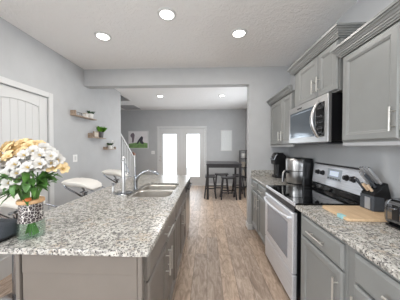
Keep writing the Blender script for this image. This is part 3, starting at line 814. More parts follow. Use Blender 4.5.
# block leans so that the handles point towards the aisle and up
KY0, KY1 = 1.385, 1.50
m = MB(); m.prism([(1.205, 0.937), (1.300, 0.937), (1.330, 0.985), (1.290, 1.140), (1.195, 1.060)], 'Y', KY0, KY1)
obj('block', m, 'black', kb, bevel=0.004)
m = MB(); m.prism([(1.190, 0.937), (1.275, 0.937), (1.262, 1.035), (1.192, 1.045)], 'Y', KY0 - 0.004, KY1 + 0.004)
obj('front_box', m, 'speaker', kb, bevel=0.003)
obj('front_plate', MB().box(1.1865, 1.190, KY0 + 0.025, KY1 - 0.045, 0.945, 1.03), 'knifesteel', kb)
dirk = Vector((-0.62, -0.02, 0.78)).normalized()
up_face = Vector((0.09, 0, 0.07)).normalized()
kn = 0
def knife(name, u, y, ln, mat, label, rad=0.009):
    p = Vector((1.195, y, 1.060)) + Vector((0.09, 0, 0.08)) * u
    r_ = thing(name, label, 'knife' if name != 'kitchen_shears' else 'shears', p, 'knives in the block')
    bl = MB(); a = dirk
    side = Vector((0, 1, 0)); w_ = up_face
    bl.rings([[p - a * 0.02 + w_ * s1 * 0.009 + side * s2 * 0.0012 for s1, s2 in ((-1, -1), (1, -1), (1, 1), (-1, 1))], [p + a * 0.02 + w_ * s1 * 0.009 + side * s2 * 0.0012 for s1, s2 in ((-1, -1), (1, -1), (1, 1), (-1, 1))]])
    obj('blade', bl, 'blade', r_)
    h = MB(); rs = []
    for t_, k_ in ((0.012, 0.8), (0.02, 1.0), (0.5 * ln, 0.86), (0.85 * ln, 1.05), (ln, 0.75)):
        rs.append([p + a * t_ + w_ * (rad * 1.25 * k_) * math.cos(2 * PI * q / 10) + side * rad * 0.8 * k_ * math.sin(2 * PI * q / 10) for q in range(10)])
    h.rings(rs); hh = obj('handle', h, mat, r_, smooth=True)
    h = MB(); q = p + a * ln
    h.rings([[q + w_ * rad * 0.95 * math.cos(2 * PI * g / 10) + side * rad * 0.62 * math.sin(2 * PI * g / 10) for g in range(10)], [q + a * 0.006 + w_ * rad * 0.8 * math.cos(2 * PI * g / 10) + side * rad * 0.5 * math.sin(2 * PI * g / 10) for g in range(10)]])
    obj('end_cap', h, 'blade', hh)
L = 'steel handled knife in the black block, '
knife('kitchen_knife', 0.80, 1.405, 0.155, 'knifesteel', L + 'upper row at the near side')
knife('kitchen_knife', 0.80, 1.432, 0.155, 'knifesteel', L + 'upper row second from the near side')
knife('kitchen_knife', 0.80, 1.459, 0.155, 'knifesteel', L + 'upper row third from the near side')
knife('kitchen_knife', 0.80, 1.485, 0.15, 'knifesteel', L + 'upper row farthest from the camera')
knife('kitchen_knife', 0.45, 1.415, 0.14, 'speaker', 'dark grey handled knife in the middle row of the black block, near side')
knife('kitchen_knife', 0.45, 1.45, 0.145, 'knifesteel', 'steel handled knife in the middle row of the black block, far side')
knife('kitchen_knife', 0.12, 1.405, 0.075, 'handle_light', 'pale wood handled knife in the lowest row of the block, near side')
knife('kitchen_knife', 0.12, 1.44, 0.08, 'handle_light', 'pale wood handled knife in the lowest row of the block, far side')
knife('kitchen_knife', 0.12, 1.475, 0.12, 'speaker', 'long dark handled knife in the lowest row of the block')

ts = thing('toaster', 'shiny chrome and black two slice toaster at the right edge', 'toaster', (1.22, 1.06, 0.915))
T0, T1, TX0, TX1 = 0.915, 1.215, 1.112, 1.30
body = rrect(TX0, TX1, 0.925, 1.083, 0.045, 6)
m = MB(); m.prism([(x, z) for x, z in body], 'Y', T0 + 0.02, T1 - 0.02); obj('shell', m, 'darkchrome', ts, smooth=True)
for yy in ((T0, T0 + 0.02), (T1 - 0.02, T1)):
    m = MB(); m.prism(rrect(TX0 - 0.003, TX1 + 0.003, 0.922, 1.086, 0.047, 6), 'Y', *yy); obj('end_cap', m, 'darkchrome', ts, bevel=0.006)
m = MB(); m.box(TX0 + 0.004, TX1 - 0.004, T0 + 0.005, T1 - 0.005, 0.9155, 0.926); obj('foot', m, 'black', ts)
for xx in (1.17, 1.245):
    m = MB(); m.box(xx - 0.014, xx + 0.014, T0 + 0.04, T1 - 0.04, 1.080, 1.085); obj('slot', m, 'darkgrey', ts)
m = MB(); m.box(TX0 - 0.004, TX0, 1.125, 1.165, 0.965, 1.055); obj('control_plate', m, 'black', ts, bevel=0.004)
m = MB(); m.lathe([(0.016, 0), (0.016, -0.014), (0.012, -0.018)], (TX0 - 0.001, 1.06, 0.985), 16, 'X'); obj('dial', m, 'chrome', ts, smooth=True)
m = MB(); m.box(TX0 - 0.024, TX0 - 0.004, 1.13, 1.16, 1.03, 1.042); obj('lever', m, 'chrome', ts, bevel=0.003)

# ================================================================ VASE AND FLOWERS
VX, VY = -0.958, 0.985
vs = thing('flower_vase', 'glass vase with branch print sleeve and wood rim on the island', 'vase', (VX, VY, 0.915))
m = MB(); m.lathe([(0.044, 0.0015), (0.058, 0.004), (0.061, 0.03), (0.059, 0.07), (0.052, 0.10), (0.051, 0.183), (0.048, 0.183), (0.049, 0.10), (0.055, 0.07), (0.057, 0.03), (0.052, 0.012), (0.02, 0.011)], (VX, VY, 0.915), 36)
obj('glass', m, 'vaseglass', vs, smooth=True)
m = MB(); m.lathe([(0.0568, 0.086), (0.0570, 0.088), (0.0532, 0.106), (0.0522, 0.180), (0.0517, 0.182), (0.0517, 0.106)], (VX, VY, 0.915), 36, cap0=False, cap1=False)
obj('printed_sleeve', m, 'sleeve', vs, smooth=True)
m = MB(); m.lathe([(0.034, 0.184), (0.056, 0.184), (0.060, 0.188), (0.060, 0.199), (0.056, 0.204), (0.034, 0.204)], (VX, VY, 0.915), 36, cap0=False, cap1=False)
rim = obj('wood_rim', m, 'lid', vs, smooth=True)
m = MB(); m.lathe([(0.016, 0.0), (0.018, 0.004), (0.016, 0.012), (0.006, 0.016)], (VX + 0.025, VY - 0.046, 1.120), 14); obj('rim_knob', m, 'copper', vs, smooth=True)

def bloom_mesh(mat, size):
    """six pointed, outward curling petals"""
    m = MB(); bm = m.bm
    for k in range(6):
        a = k * PI / 3 + random.uniform(-0.1, 0.1); inner = k % 2
        wd = size * (0.27 if inner else 0.36); ln = size * (0.98 if inner else 1.0)
        rows = []
        for t_, wv, h in ((0.05, 0.25, -0.35), (0.3, 0.7, -0.02), (0.6, 1.0, 0.22), (0.85, 0.7, 0.26), (1.0, 0.12, 0.20)):
            h = h * size * (1.1 if inner else 0.9)
            row = []
            for s_ in (-1, 0, 1):
                x, y = ln * t_ * 0.85, s_ * wd * wv
                z = h + abs(s_) * wd * 0.30 * wv
                row.append(bm.verts.new((x * math.cos(a) - y * math.sin(a), x * math.sin(a) + y * math.cos(a), z)))
            rows.append(row)
        for r0, r1 in zip(rows, rows[1:]):
            for i in range(2): bm.faces.new((r0[i], r0[i + 1], r1[i + 1], r1[i]))
    bmesh.ops.recalc_face_normals(bm, faces=bm.faces)
    me = bpy.data.meshes.new('bloom'); bm.to_mesh(me); bm.free(); me.materials.append(M[mat])
    for p in me.polygons: p.use_smooth = True
    return me
def throat_mesh(size):
    m = MB()
    for k in range(5):
        a = k * 2 * PI / 5
        m.tube([(0, 0, -0.3 * size), (0.12 * size * math.cos(a), 0.12 * size * math.sin(a), 0.1 * size), (0.25 * size * math.cos(a), 0.25 * size * math.sin(a), 0.38 * size)], 0.0012, 5)
    m.lathe([(0.12 * size, -0.30 * size), (0.16 * size, -0.12 * size), (0.10 * size, -0.02 * size)], (0, 0, 0), 10)
    me = bpy.data.meshes.new('stamen'); bmesh.ops.recalc_face_normals(m.bm, faces=m.bm.faces); m.bm.to_mesh(me); m.bm.free(); me.materials.append(M['throat'])
    return me
BL = {k: [bloom_mesh(k, s) for s in (0.038, 0.046, 0.042)] for k in ('white_petal', 'yellow_petal')}
TH = throat_mesh(0.022)
def leaf_into(m, base, tip, w, droop=0.0):
    base, tip = Vector(base), Vector(tip); d_ = tip - base
    side = d_.cross(Vector((0, 0, 1))).normalized(); nrm_ = side.cross(d_).normalized()
    rows = []
    for t_, k in ((0, 0.12), (0.2, 0.7), (0.45, 1.0), (0.7, 0.75), (0.9, 0.3), (1, 0.03)):
        c = base + d_ * t_ + nrm_ * (0.12 * d_.length * math.sin(PI * t_)) - Vector((0, 0, droop * t_ * t_))
        rows.append([m.bm.verts.new(c + side * w * k * s_ + nrm_ * abs(s_) * w * 0.35 * k) for s_ in (-1, 0, 1)])
    for a, b in zip(rows, rows[1:]):
        for i in range(2): m.bm.faces.new((a[i], a[i + 1], b[i + 1], b[i]))
def flower(head, petal, label, group, n_bloom, leaves, cat='flower', spread=0.032):
    hx, hy, hz = head
    ang = math.atan2(hy - VY, hx - VX)
    ex, ey = VX + 0.028 * math.cos(ang), VY + 0.028 * math.sin(ang)
    fx, fy = VX - 0.03 * math.cos(ang), VY - 0.03 * math.sin(ang)
    r_ = thing('alstroemeria', label, cat, (fx, fy, 0.928), group)
    m = MB(); m.tube([(fx, fy, 0.928), (ex, ey, 1.12), ((ex + hx) / 2, (ey + hy) / 2, (1.12 + hz) / 2 + 0.012), (hx, hy, hz - 0.03)], 0.003, 6)
    obj('stem', m, 'stem', r_, smooth=True)
    for i in range(n_bloom):
        a = random.uniform(0, 2 * PI) if n_bloom == 1 else i * 2 * PI / n_bloom + random.uniform(-0.4, 0.4)
        rr = 0 if n_bloom == 1 else spread
        p = Vector((hx + rr * math.cos(a), hy + rr * math.sin(a) * 0.8, hz + random.uniform(-0.015, 0.02)))
        o = bpy.data.objects.new('bloom', BL[petal][random.randrange(3)]); COL.objects.link(o); o.parent = r_
        o.location = p - Vector((fx, fy, 0.928))
        # face outward and partly towards the viewer side, as loose umbels do
        out = Vector((math.cos(a) * 0.6 + (hx - VX) * 4, math.sin(a) * 0.5 + (hy - VY) * 4 - 0.75, 0.75)).normalized()
        o.rotation_euler = out.to_track_quat('Z', 'Y').to_euler()
        tt = bpy.data.objects.new('stamen', TH); COL.objects.link(tt); tt.parent = o
    for (tip, w_) in leaves:
        m = MB()
        b0 = (ex + (hx - ex) * 0.35, ey + (hy - ey) * 0.35, 1.12 + (hz - 1.12) * 0.4)
        leaf_into(m, b0, tip, w_)
        o = obj('leaf', m, 'leaf', r_, smooth=True)
    return r_
GW, GY = 'white flowers in the vase', 'apricot flowers in the vase'
whites = [((-1.036, 0.94, 1.27), 'left of centre at the front'), ((-1.097, 0.97, 1.303), 'at the upper left edge'), ((-0.985, 0.92, 1.235), 'lowest in the front'),
          ((-0.94, 0.93, 1.28), 'in the centre of the bunch'), ((-1.085, 0.955, 1.228), 'lowest at the left edge'), ((-0.945, 0.96, 1.345), 'high, just right of the apricot ones'),
          ((-0.915, 0.99, 1.37), 'topmost of the white ones'), ((-0.866, 0.98, 1.352), 'upper right'), ((-0.88, 0.92, 1.295), 'in the right front'),
          ((-0.845, 0.945, 1.31), 'right, above the single apricot flower'), ((-0.832, 0.985, 1.335), 'at the far right end'), ((-0.99, 0.95, 1.32), 'in the middle, below the apricot ones')]
for (h_, wh) in whites:
    lv = [((h_[0] + random.uniform(-0.09, 0.09), h_[1] + random.uniform(-0.07, 0.02), h_[2] - random.uniform(0.08, 0.15)), 0.014) for _ in range(4)]
    flower(h_, 'white_petal', 'white alstroemeria stem in the vase, ' + wh, GW, 4, lv)
yellows = [((-1.14, 1.02, 1.345), 'at the far left edge'), ((-1.075, 1.0, 1.34), 'low on the left'), ((-1.12, 1.04, 1.383), 'upper left'),
           ((-1.085, 1.05, 1.404), 'topmost on the left'), ((-1.025, 1.03, 1.387), 'in the middle'), ((-1.00, 1.05, 1.392), 'topmost at the right'), ((-1.05, 1.02, 1.364), 'just above the white blooms')]
for (h_, wh) in yellows:
    flower(h_, 'yellow_petal', 'apricot alstroemeria stem at the back of the bunch, ' + wh, GY, 4, [((h_[0] + random.uniform(-0.06, 0.06), h_[1], h_[2] - 0.10), 0.012) for _ in range(2)])
flower((-0.806, 0.985, 1.287), 'yellow_petal', 'apricot alstroemeria hanging out alone at the right side of the bunch', GY, 3, [((-0.79, 0.96, 1.21), 0.016), ((-0.83, 0.93, 1.19), 0.016)], spread=0.026)
# long lower leaves around the neck, each stem a greenery sprig
sprigs = [((-1.09, 0.93, 1.16), (-1.12, 0.95, 1.19)), ((-1.01, 0.90, 1.15), (-1.04, 0.92, 1.18)), ((-0.90, 0.90, 1.17), (-0.87, 0.91, 1.20)), ((-0.82, 0.93, 1.20), (-0.78, 0.95, 1.22)), ((-0.83, 0.99, 1.25), (-0.79, 1.0, 1.23)), ((-0.96, 0.90, 1.14), (-0.99, 0.905, 1.20))]
spw = ['drooping far left', 'drooping left at the front', 'leaning right at the front', 'reaching right below the single apricot flower', 'reaching right behind', 'hanging over the middle of the rim']
for (tips, wh) in zip(sprigs, spw):
    t0_ = Vector(tips[0])
    d_ = (t0_ - Vector((VX, VY, t0_.z))); d_.z = 0; d_.normalize()
    b_ = Vector((VX, VY, 1.11)) + d_ * 0.035
    r_ = thing('greenery_sprig', 'long green leafy sprig in the vase, ' + wh, 'greenery', (VX - d_.x * 0.02, VY - d_.y * 0.02, 0.93), 'green sprigs in the vase')
    m = MB(); top = b_ + d_ * 0.04 + Vector((0, 0, 0.13))
    m.tube([(VX - d_.x * 0.02, VY - d_.y * 0.02, 0.93), tuple(b_), tuple(top)], 0.003, 6); obj('stem', m, 'stem', r_, smooth=True)
    for tp in tips:
        m = MB(); leaf_into(m, top, tp, 0.018); obj('leaf', m, 'leaf', r_, smooth=True)
    for q in range(3):
        m = MB(); tp = top + d_ * random.uniform(0.03, 0.08) + Vector((random.uniform(-0.05, 0.05), random.uniform(-0.04, 0.0), random.uniform(0.0, 0.05)))
        leaf_into(m, top - Vector((0, 0, 0.03 * q)), tp, 0.016); obj('leaf', m, 'leaf', r_, smooth=True)

# speaker at the left edge of the island
sp = thing('smart_speaker', 'dark grey rounded block speaker on the island left of the vase', 'speaker', (-1.13, 0.955, 0.915))
m = MB(); rings = []
for ins, z in ((0.0, 0.937), (0.0, 0.985), (0.004, 0.997), (0.014, 1.004), (0.05, 1.006)):
    rings.append([(x, y, z) for x, y in rrect(-1.25 + ins, -1.03 - ins, 0.885 + ins, 1.01 - ins, 0.035 - min(ins, 0.02), 5)])
m.rings(rings); obj('body', m, 'speaker', sp, smooth=True)
m = MB(); rings = []
for ins, z in ((0.018, 0.9152), (0.006, 0.92), (0.002, 0.937)):
    rings.append([(x, y, z) for x, y in rrect(-1.25 + ins, -1.03 - ins, 0.885 + ins, 1.01 - ins, 0.03, 5)])
m.rings(rings); obj('base', m, 'black', sp, smooth=True)

# ================================================================ BAR STOOLS AT THE ISLAND
def bar_stool():
    """one scooped pad on a chrome gas-lift column, its tube frame looping forward into the footrest"""
    r_ = thing('bar_stool', 'white bar stool', 'bar stool', (0, 0, 0), 'white bar stools at the island')
    m = MB(); m.lathe([(0.205, 0), (0.205, 0.006), (0.19, 0.014), (0.06, 0.03), (0.03, 0.05), (0.028, 0.52), (0.02, 0.525), (0.02, 0.80), (0.05, 0.81), (0.05, 0.82)], (0, 0, 0), 32); obj('pedestal', m, 'chrome', r_, smooth=True)
    # wave shaped seat: rolled low back, dip, lip that turns down at the front
    prof = [(-0.185, 0.985), (-0.198, 0.968), (-0.190, 0.938), (-0.155, 0.910), (-0.09, 0.896), (0.0, 0.893), (0.085, 0.886), (0.145, 0.872), (0.18, 0.858)]
    thick = [0.020, 0.048, 0.066, 0.078, 0.084, 0.080, 0.066, 0.046, 0.018]
    m = MB(); rings = []
    for i, ((x, z), th) in enumerate(zip(prof, thick)):
        a, b = prof[max(0, i - 1)], prof[min(len(prof) - 1, i + 1)]
        tx, tz = b[0] - a[0], b[1] - a[1]; l_ = math.hypot(tx, tz); nx, nz = -tz / l_, tx / l_
        hw = (0.165 - 0.045 * max(0, (i - 4) / 4) ** 1.5) * (0.82 if i in (0, 8) else 1.0)
        ring = []
        for q in range(20):
            an = 2 * PI * q / 20; c_, s_ = math.cos(an), math.sin(an)
            y = hw * math.copysign(abs(c_) ** 0.55, c_); h = th * 0.5 * math.copysign(abs(s_) ** 0.7, s_) + th * 0.5 + 0.012 * (y / 0.19) ** 2
            ring.append((x + nx * h, y, z + nz * h))
        rings.append(ring)
    m.rings(rings); o = obj('seat', m, 'leather', r_, smooth=True)
    for s_ in (-1, 1):
        m = MB(); m.tube([(-0.165, s_ * 0.12, 0.918), (-0.15, s_ * 0.12, 0.895), (0.0, s_ * 0.05, 0.775), (0.02, s_ * 0.02, 0.755)], 0.012, 8)
        obj('seat_strut', m, 'chrome', r_, smooth=True)
        m = MB(); m.tube([(0.08, s_ * 0.08, 0.892), (0.17, s_ * 0.10, 0.868), (0.26, s_ * 0.13, 0.832), (0.29, s_ * 0.15, 0.79), (0.29, s_ * 0.15, 0.60), (0.26, s_ * 0.15, 0.50)], 0.009, 8)
        obj('footrest_tube', m, 'chrome', r_, smooth=True)
    m = MB(); n = 12
    m.tube([(0.03, 0, 0.50), (0.10, 0.10, 0.50)] + [(0.17 + 0.09 * math.sin(PI * i / n), 0.15 - 0.30 * i / n, 0.50) for i in range(n + 1)] + [(0.10, -0.10, 0.50), (0.03, 0, 0.50)], 0.012, 8)
    obj('footrest', m, 'chrome', r_, smooth=True)
    return r_
bs = bar_stool()
bs.location = (-1.60, 2.38, 0); bs.rotation_euler = (0, 0, -0.05)
bs['label'] = 'white scooped bar stool on chrome frame, middle one behind the island'
dup(bs, (-1.64, 3.34, 0), -0.08, 'white scooped bar stool farthest away, beside the towel holder')
dup(bs, (-1.70, 1.60, 0), 0.03, 'white scooped bar stool nearest, mostly hidden by the flower vase')

# ================================================================ THINGS ON THE LEFT WALL
def switch(name, loc, n, label, w_=0.075, h_=0.118, toggles=1):
    r_ = thing(name, label, 'light switch', loc)
    x, y, z = loc
    if n == 'X': obj('plate', MB().box(x, x + 0.006, y - w_ / 2, y + w_ / 2, z - h_ / 2, z + h_ / 2), 'switch', r_, bevel=0.002)
    else: obj('plate', MB().box(x - w_ / 2, x + w_ / 2, y - 0.006, y, z - h_ / 2, z + h_ / 2), 'switch', r_, bevel=0.002)
    if n == 'X': obj('rocker', MB().box(x + 0.006, x + 0.011, y - 0.017, y + 0.017, z - 0.033, z + 0.033), 'trim', r_, bevel=0.001)
    else: obj('rocker', MB().box(x - 0.017, x + 0.017, y - 0.011, y - 0.006, z - 0.033, z + 0.033), 'trim', r_, bevel=0.001)
switch('light_switch', (XL, 2.955, 1.218), 'X', 'white light switch on the left wall below the small shelves', 0.1)
switch('light_switch', (-1.955, YB, 1.2), 'Y', 'small white light switch on the far wall beside the french doors', 0.12)

def ushelf(y0, y1, z, label, h0, h1, dark=False):
    r_ = thing('wall_shelf', label, 'shelf', (XL, (y0 + y1) / 2, z), 'small wood shelves on the left wall')
    obj('plank', MB().box(XL, XL + 0.095, y0, y1, z, z + 0.014), 'shelfwood', r_, bevel=0.002)
    if h0: obj('end_board', MB().box(XL, XL + 0.09, y0, y0 + 0.014, z + 0.014, z + h0), 'shelfwood', r_, bevel=0.002)
    if h1: obj('end_board', MB().box(XL, XL + 0.09, y1 - 0.014, y1, z + 0.014, z + h1), 'shelfwood', r_, bevel=0.002)
ushelf(2.86, 3.42, 1.893, 'top wood wall shelf, widest of the three on the left wall', 0.085, 0)
ushelf(3.29, 3.73, 1.565, 'middle wood wall shelf on the left wall holding the grassy plant', 0.085, 0)
ushelf(3.78, 4.15, 1.345, 'lowest wood wall shelf on the left wall, nearest the stairs', 0.06, 0.06)
def blades(m, c, n, r0, h, spread, w_):
    for i in range(n):
        a = random.uniform(0, 2 * PI); q = r0 * math.sqrt(random.random())
        b_ = Vector((c[0] + q * math.cos(a), c[1] + q * math.sin(a), c[2]))
        tp = b_ + Vector((math.cos(a) * spread * random.random(), math.sin(a) * spread * random.random(), h * random.uniform(0.6, 1)))
        s_ = Vector((-math.sin(a + 1), math.cos(a + 1), 0)) * w_
        v0, v1, v2 = m.bm.verts.new(b_ - s_), m.bm.verts.new(b_ + s_), m.bm.verts.new(tp)
        mid = (b_ + tp) / 2 + Vector((0, 0, h * 0.12))
        v3, v4 = m.bm.verts.new(mid - s_ * 0.9), m.bm.verts.new(mid + s_ * 0.9)
        m.bm.faces.new((v0, v1, v4, v3)); m.bm.faces.new((v3, v4, v2))
def potted(name, c, r, h, potmat, leafmat, fh, fs, label, n=90, w_=0.006):
    r_ = thing(name, label, 'plant', c, 'small potted plants on the wall shelves')
    m = MB(); m.lathe([(r * 0.8, 0), (r, h * 0.9), (r * 1.04, h), (r * 0.9, h), (r * 0.86, h * 0.88), (r * 0.1, h * 0.86)], c, 20); obj('pot', m, potmat, r_, smooth=True)
    m = MB(); blades(m, (c[0], c[1], c[2] + h * 0.86), n, r * 0.85, fh, fs, w_); o = obj('foliage', m, leafmat, r_)
potted('potted_plant', (XL + 0.05, 3.30, 1.9075), 0.045, 0.085, 'pot', 'leaf3', 0.075, 0.05, 'small plant in a white pot on the top wall shelf')
potted('potted_plant', (XL + 0.05, 3.63, 1.5795), 0.045, 0.12, 'greypot', 'leaf2', 0.13, 0.10, 'bright green grassy plant in a grey pot on middle shelf', 260, 0.007)
potted('potted_plant', (XL + 0.05, 3.96, 1.3595), 0.045, 0.08, 'pot', 'leaf3', 0.07, 0.06, 'small plant in a white pot on the lowest wall shelf')
r_ = thing('wire_ornament', 'small dark wire ornament at the left of the top wall shelf', 'ornament', (XL + 0.05, 2.98, 1.908))
m = MB()
for i in range(4): m.tube([(XL + 0.05, 2.92 + i * 0.045, 1.908), (XL + 0.05, 2.92 + i * 0.045, 1.96)], 0.0025, 6)
m.tube([(XL + 0.05, 2.91, 1.96), (XL + 0.05, 3.065, 1.96)], 0.003, 6); m.tube([(XL + 0.05, 2.91, 1.911), (XL + 0.05, 3.065, 1.911)], 0.003, 6); obj('frame', m, 'darkgrey', r_)
r_ = thing('box', 'small white box beside the plant on the top wall shelf', 'box', (XL + 0.05, 3.16, 1.908))
obj('carton', MB().box(XL + 0.02, XL + 0.08, 3.13, 3.19, 1.908, 1.965), 'pot', r_, bevel=0.003); obj('lid', MB().box(XL + 0.017, XL + 0.083, 3.127, 3.193, 1.965, 1.977), 'cream', r_, bevel=0.002)
r_ = thing('photo_frame', 'small dark photo frame on the middle wall shelf', 'photo frame', (XL + 0.06, 3.43, 1.579))
m = MB(); m.box(XL + 0.05, XL + 0.075, 3.36, 3.51, 1.579, 1.593); m.box(XL + 0.05, XL + 0.075, 3.36, 3.51, 1.673, 1.687); m.box(XL + 0.05, XL + 0.075, 3.36, 3.374, 1.593, 1.673); m.box(XL + 0.05, XL + 0.075, 3.496, 3.51, 1.593, 1.673); obj('frame', m, 'shelfwood', r_)
obj('photo', MB().box(XL + 0.062, XL + 0.07, 3.374, 3.496, 1.593, 1.673), 'cream', r_); obj('stand', MB().box(XL + 0.02, XL + 0.05, 3.43, 3.44, 1.579, 1.62), 'darkgrey', r_)
r_ = thing('ring_ornament', 'white ring ornament on the lowest wall shelf', 'ornament', (XL + 0.05, 4.075, 1.3595))
m = MB(); n = 20
m.tube([(XL + 0.05, 4.075 + 0.06 * math.sin(2 * PI * i / n), 1.465 - 0.075 * math.cos(2 * PI * i / n)) for i in range(n + 1)], 0.009, 8); obj('ring', m, 'pot', r_, smooth=True)
m = MB(); m.lathe([(0.03, 0), (0.03, 0.012), (0.012, 0.016), (0.012, 0.032)], (XL + 0.05, 4.075, 1.3595), 14); obj('foot', m, 'pot', r_, smooth=True)

# ================================================================ THE LOUNGE BEYOND
pc = thing('framed_picture', 'framed print with green ground and dark figures on the far wall', 'picture', (-2.49, YB, 1.35))
X0, X1, Z0, Z1 = -2.855, -2.125, 1.345, 1.985
m = MB(); m.box(X0, X1, YB - 0.03, YB - 0.001, Z0, Z0 + 0.02); m.box(X0, X1, YB - 0.03, YB - 0.001, Z1 - 0.02, Z1); m.box(X0, X0 + 0.02, YB - 0.03, YB - 0.001, Z0 + 0.02, Z1 - 0.02); m.box(X1 - 0.02, X1, YB - 0.03, YB - 0.001, Z0 + 0.02, Z1 - 0.02)
obj('frame', m, 'trim', pc)
pr_ = obj('print', MB().box(X0 + 0.02, X1 - 0.02, YB - 0.02, YB - 0.002, Z0 + 0.02, Z1 - 0.02), 'sky_print', pc)
yy = YB - 0.0205
def cut(name, poly, mat, off=0.0):
    m = MB(); m.prism(poly, 'Y', yy - off - 0.001, yy - off); obj(name, m, mat, pr_)
cut('green_ground', [(X0 + 0.02, Z0 + 0.02), (X1 - 0.02, Z0 + 0.02), (X1 - 0.02, Z0 + 0.19), (-2.4, Z0 + 0.24), (X0 + 0.02, Z0 + 0.17)], 'grass_print')
cut('dark_figure', [(-2.56, 1.50), (-2.50, 1.52), (-2.44, 1.60), (-2.40, 1.53), (-2.32, 1.50), (-2.28, 1.54), (-2.33, 1.62), (-2.31, 1.74), (-2.36, 1.80), (-2.42, 1.74), (-2.47, 1.68), (-2.52, 1.60)], 'dark_print', 0.001)
cut('mauve_figure', [(-2.72, 1.56), (-2.66, 1.56), (-2.64, 1.70), (-2.62, 1.84), (-2.67, 1.92), (-2.75, 1.88), (-2.78, 1.80), (-2.72, 1.72)], 'mauve_print', 0.001)

lb = thing('letter_board', 'white framed pale board hanging on the far wall above the table', 'board', (0.69, YB, 1.26))
X0, X1, Z0, Z1 = 0.485, 0.89, 1.26, 2.0
m = MB(); m.box(X0, X1, YB - 0.028, YB - 0.001, Z0, Z0 + 0.03); m.box(X0, X1, YB - 0.028, YB - 0.001, Z1 - 0.03, Z1); m.box(X0, X0 + 0.03, YB - 0.028, YB - 0.001, Z0 + 0.03, Z1 - 0.03); m.box(X1 - 0.03, X1, YB - 0.028, YB - 0.001, Z0 + 0.03, Z1 - 0.03)
obj('frame', m, 'trim', lb)
obj('panel', MB().box(X0 + 0.03, X1 - 0.03, YB - 0.014, YB - 0.002, Z0 + 0.03, Z1 - 0.03), 'lettered', lb)

# black counter height table
tb = thing('dining_table', 'black counter height dining table near the far wall', 'table', (0.45, 5.45, 0))
obj('tabletop', MB().box(-0.02, 0.92, 4.98, 5.90, 0.925, 0.955), 'darkwood', tb, bevel=0.004)
m = MB(); m.box(0.03, 0.87, 5.02, 5.04, 0.845, 0.925); m.box(0.03, 0.87, 5.84, 5.86, 0.845, 0.925); m.box(0.03, 0.05, 5.04, 5.84, 0.845, 0.925); m.box(0.85, 0.87, 5.04, 5.84, 0.845, 0.925)
obj('apron', m, 'darkwood', tb)
for (lx, ly) in ((-0.01, 4.99), (0.85, 4.99), (-0.01, 5.83), (0.85, 5.83)):
    m = MB(); m.box(lx, lx + 0.06, ly, ly + 0.06, 0, 0.925); obj('leg', m, 'darkwood', tb, bevel=0.003)
def counter_stool():
    r_ = thing('counter_stool', 'black stool', 'stool', (0, 0, 0), 'black backless stools around the table')
    m = MB(); rings = []
    for x in (-0.20, -0.13, -0.05, 0.05, 0.13, 0.20):
        z = 0.545 + 0.5 * x * x
        rings.append([(x, -0.14, z), (x, 0.14, z), (x, 0.14, z + 0.032), (x, -0.14, z + 0.032)])
    m.rings(rings); obj('seat', m, 'darkwood', r_, bevel=0.006)
    for sx in (-1, 1):
        for sy in (-1, 1):
            m = MB(); t0, t1 = Vector((sx * 0.15, sy * 0.095, 0.551)), Vector((sx * 0.20, sy * 0.155, 0))
            m.rings([[t1 + Vector((a * 0.017, b * 0.017, 0)) for a, b in ((-1, -1), (1, -1), (1, 1), (-1, 1))], [t0 + Vector((a * 0.017, b * 0.017, 0)) for a, b in ((-1, -1), (1, -1), (1, 1), (-1, 1))]])
            obj('leg', m, 'darkwood', r_)
    for sy in (-1, 1):
        m = MB(); m.box(-0.183, 0.183, sy * 0.137 - 0.01, sy * 0.137 + 0.01, 0.17, 0.20); obj('stretcher', m, 'darkwood', r_)
    for sx in (-1, 1):
        m = MB(); m.box(sx * 0.176 - 0.01, sx * 0.176 + 0.01, -0.12, 0.12, 0.25, 0.28); obj('stretcher', m, 'darkwood', r_)
    return r_
cs = counter_stool(); cs.location = (0.58, 5.12, 0)
cs['label'] = 'black backless stool nearest the kitchen, centre front of the dark table'
dup(cs, (0.09, 5.30, 0), PI / 2, 'black backless stool at the left end of the dark table')
dup(cs, (0.44, 5.74, 0), 0, 'black backless stool on the far side of the dark table')
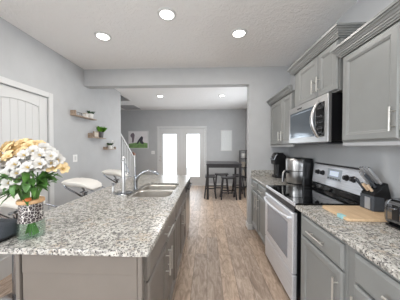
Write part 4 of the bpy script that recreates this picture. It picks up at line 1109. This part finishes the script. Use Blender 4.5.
dup(cs, (0.90, 5.45, 0), PI / 2, 'black backless stool at the right end of the dark table')

# tall shelf in the corner
sh = thing('tower_shelf', 'tall narrow black shelf standing against the right wall past table', 'shelf', (1.235, 6.42, 0))
SXa, SXb, SYa, SYb = 1.11, 1.355, 6.28, 6.56
for (px, py) in ((SXa, SYa), (SXb - 0.025, SYa), (SXa, SYb - 0.025), (SXb - 0.025, SYb - 0.025)):
    obj('post', MB().box(px, px + 0.025, py, py + 0.025, 0, 1.29), 'darkwood', sh)
zs = (0.06, 0.38, 0.70, 1.00, 1.265)
for z in zs:
    obj('shelf_board', MB().box(SXa + 0.002, SXb - 0.002, SYa + 0.002, SYb - 0.002, z, z + 0.022), 'darkwood', sh)
r_ = thing('jar', 'pale grey jar on the upper level of the black shelf', 'jar', (1.23, 6.40, 1.022))
m = MB(); m.lathe([(0.06, 0), (0.07, 0.02), (0.07, 0.15), (0.055, 0.17)], (1.23, 6.40, 1.022), 18); obj('body', m, 'pot', r_, smooth=True)
m = MB(); m.lathe([(0.058, 0.17), (0.058, 0.19), (0.02, 0.20)], (1.23, 6.40, 1.022), 18); obj('lid', m, 'vent', r_, smooth=True)
r_ = thing('basket', 'beige basket on the second level of the black shelf', 'basket', (1.23, 6.40, 0.722))
m = MB(); m.lathe([(0.06, 0), (0.085, 0.16), (0.09, 0.17), (0.08, 0.165), (0.055, 0.01)], (1.23, 6.40, 0.722), 18, cap1=True); obj('body', m, 'cream', r_, smooth=True)
r_ = thing('vase', 'slim beige vase on the third level of the black shelf', 'vase', (1.23, 6.40, 0.402))
m = MB(); m.lathe([(0.04, 0), (0.06, 0.06), (0.045, 0.16), (0.025, 0.20), (0.032, 0.22)], (1.23, 6.40, 0.402), 18); obj('body', m, 'cream', r_, smooth=True)
r_ = thing('box', 'pale box on the lowest level of the black shelf', 'box', (1.23, 6.40, 0.082))
obj('carton', MB().box(1.155, 1.305, 6.33, 6.48, 0.082, 0.25), 'pot', r_, bevel=0.004)
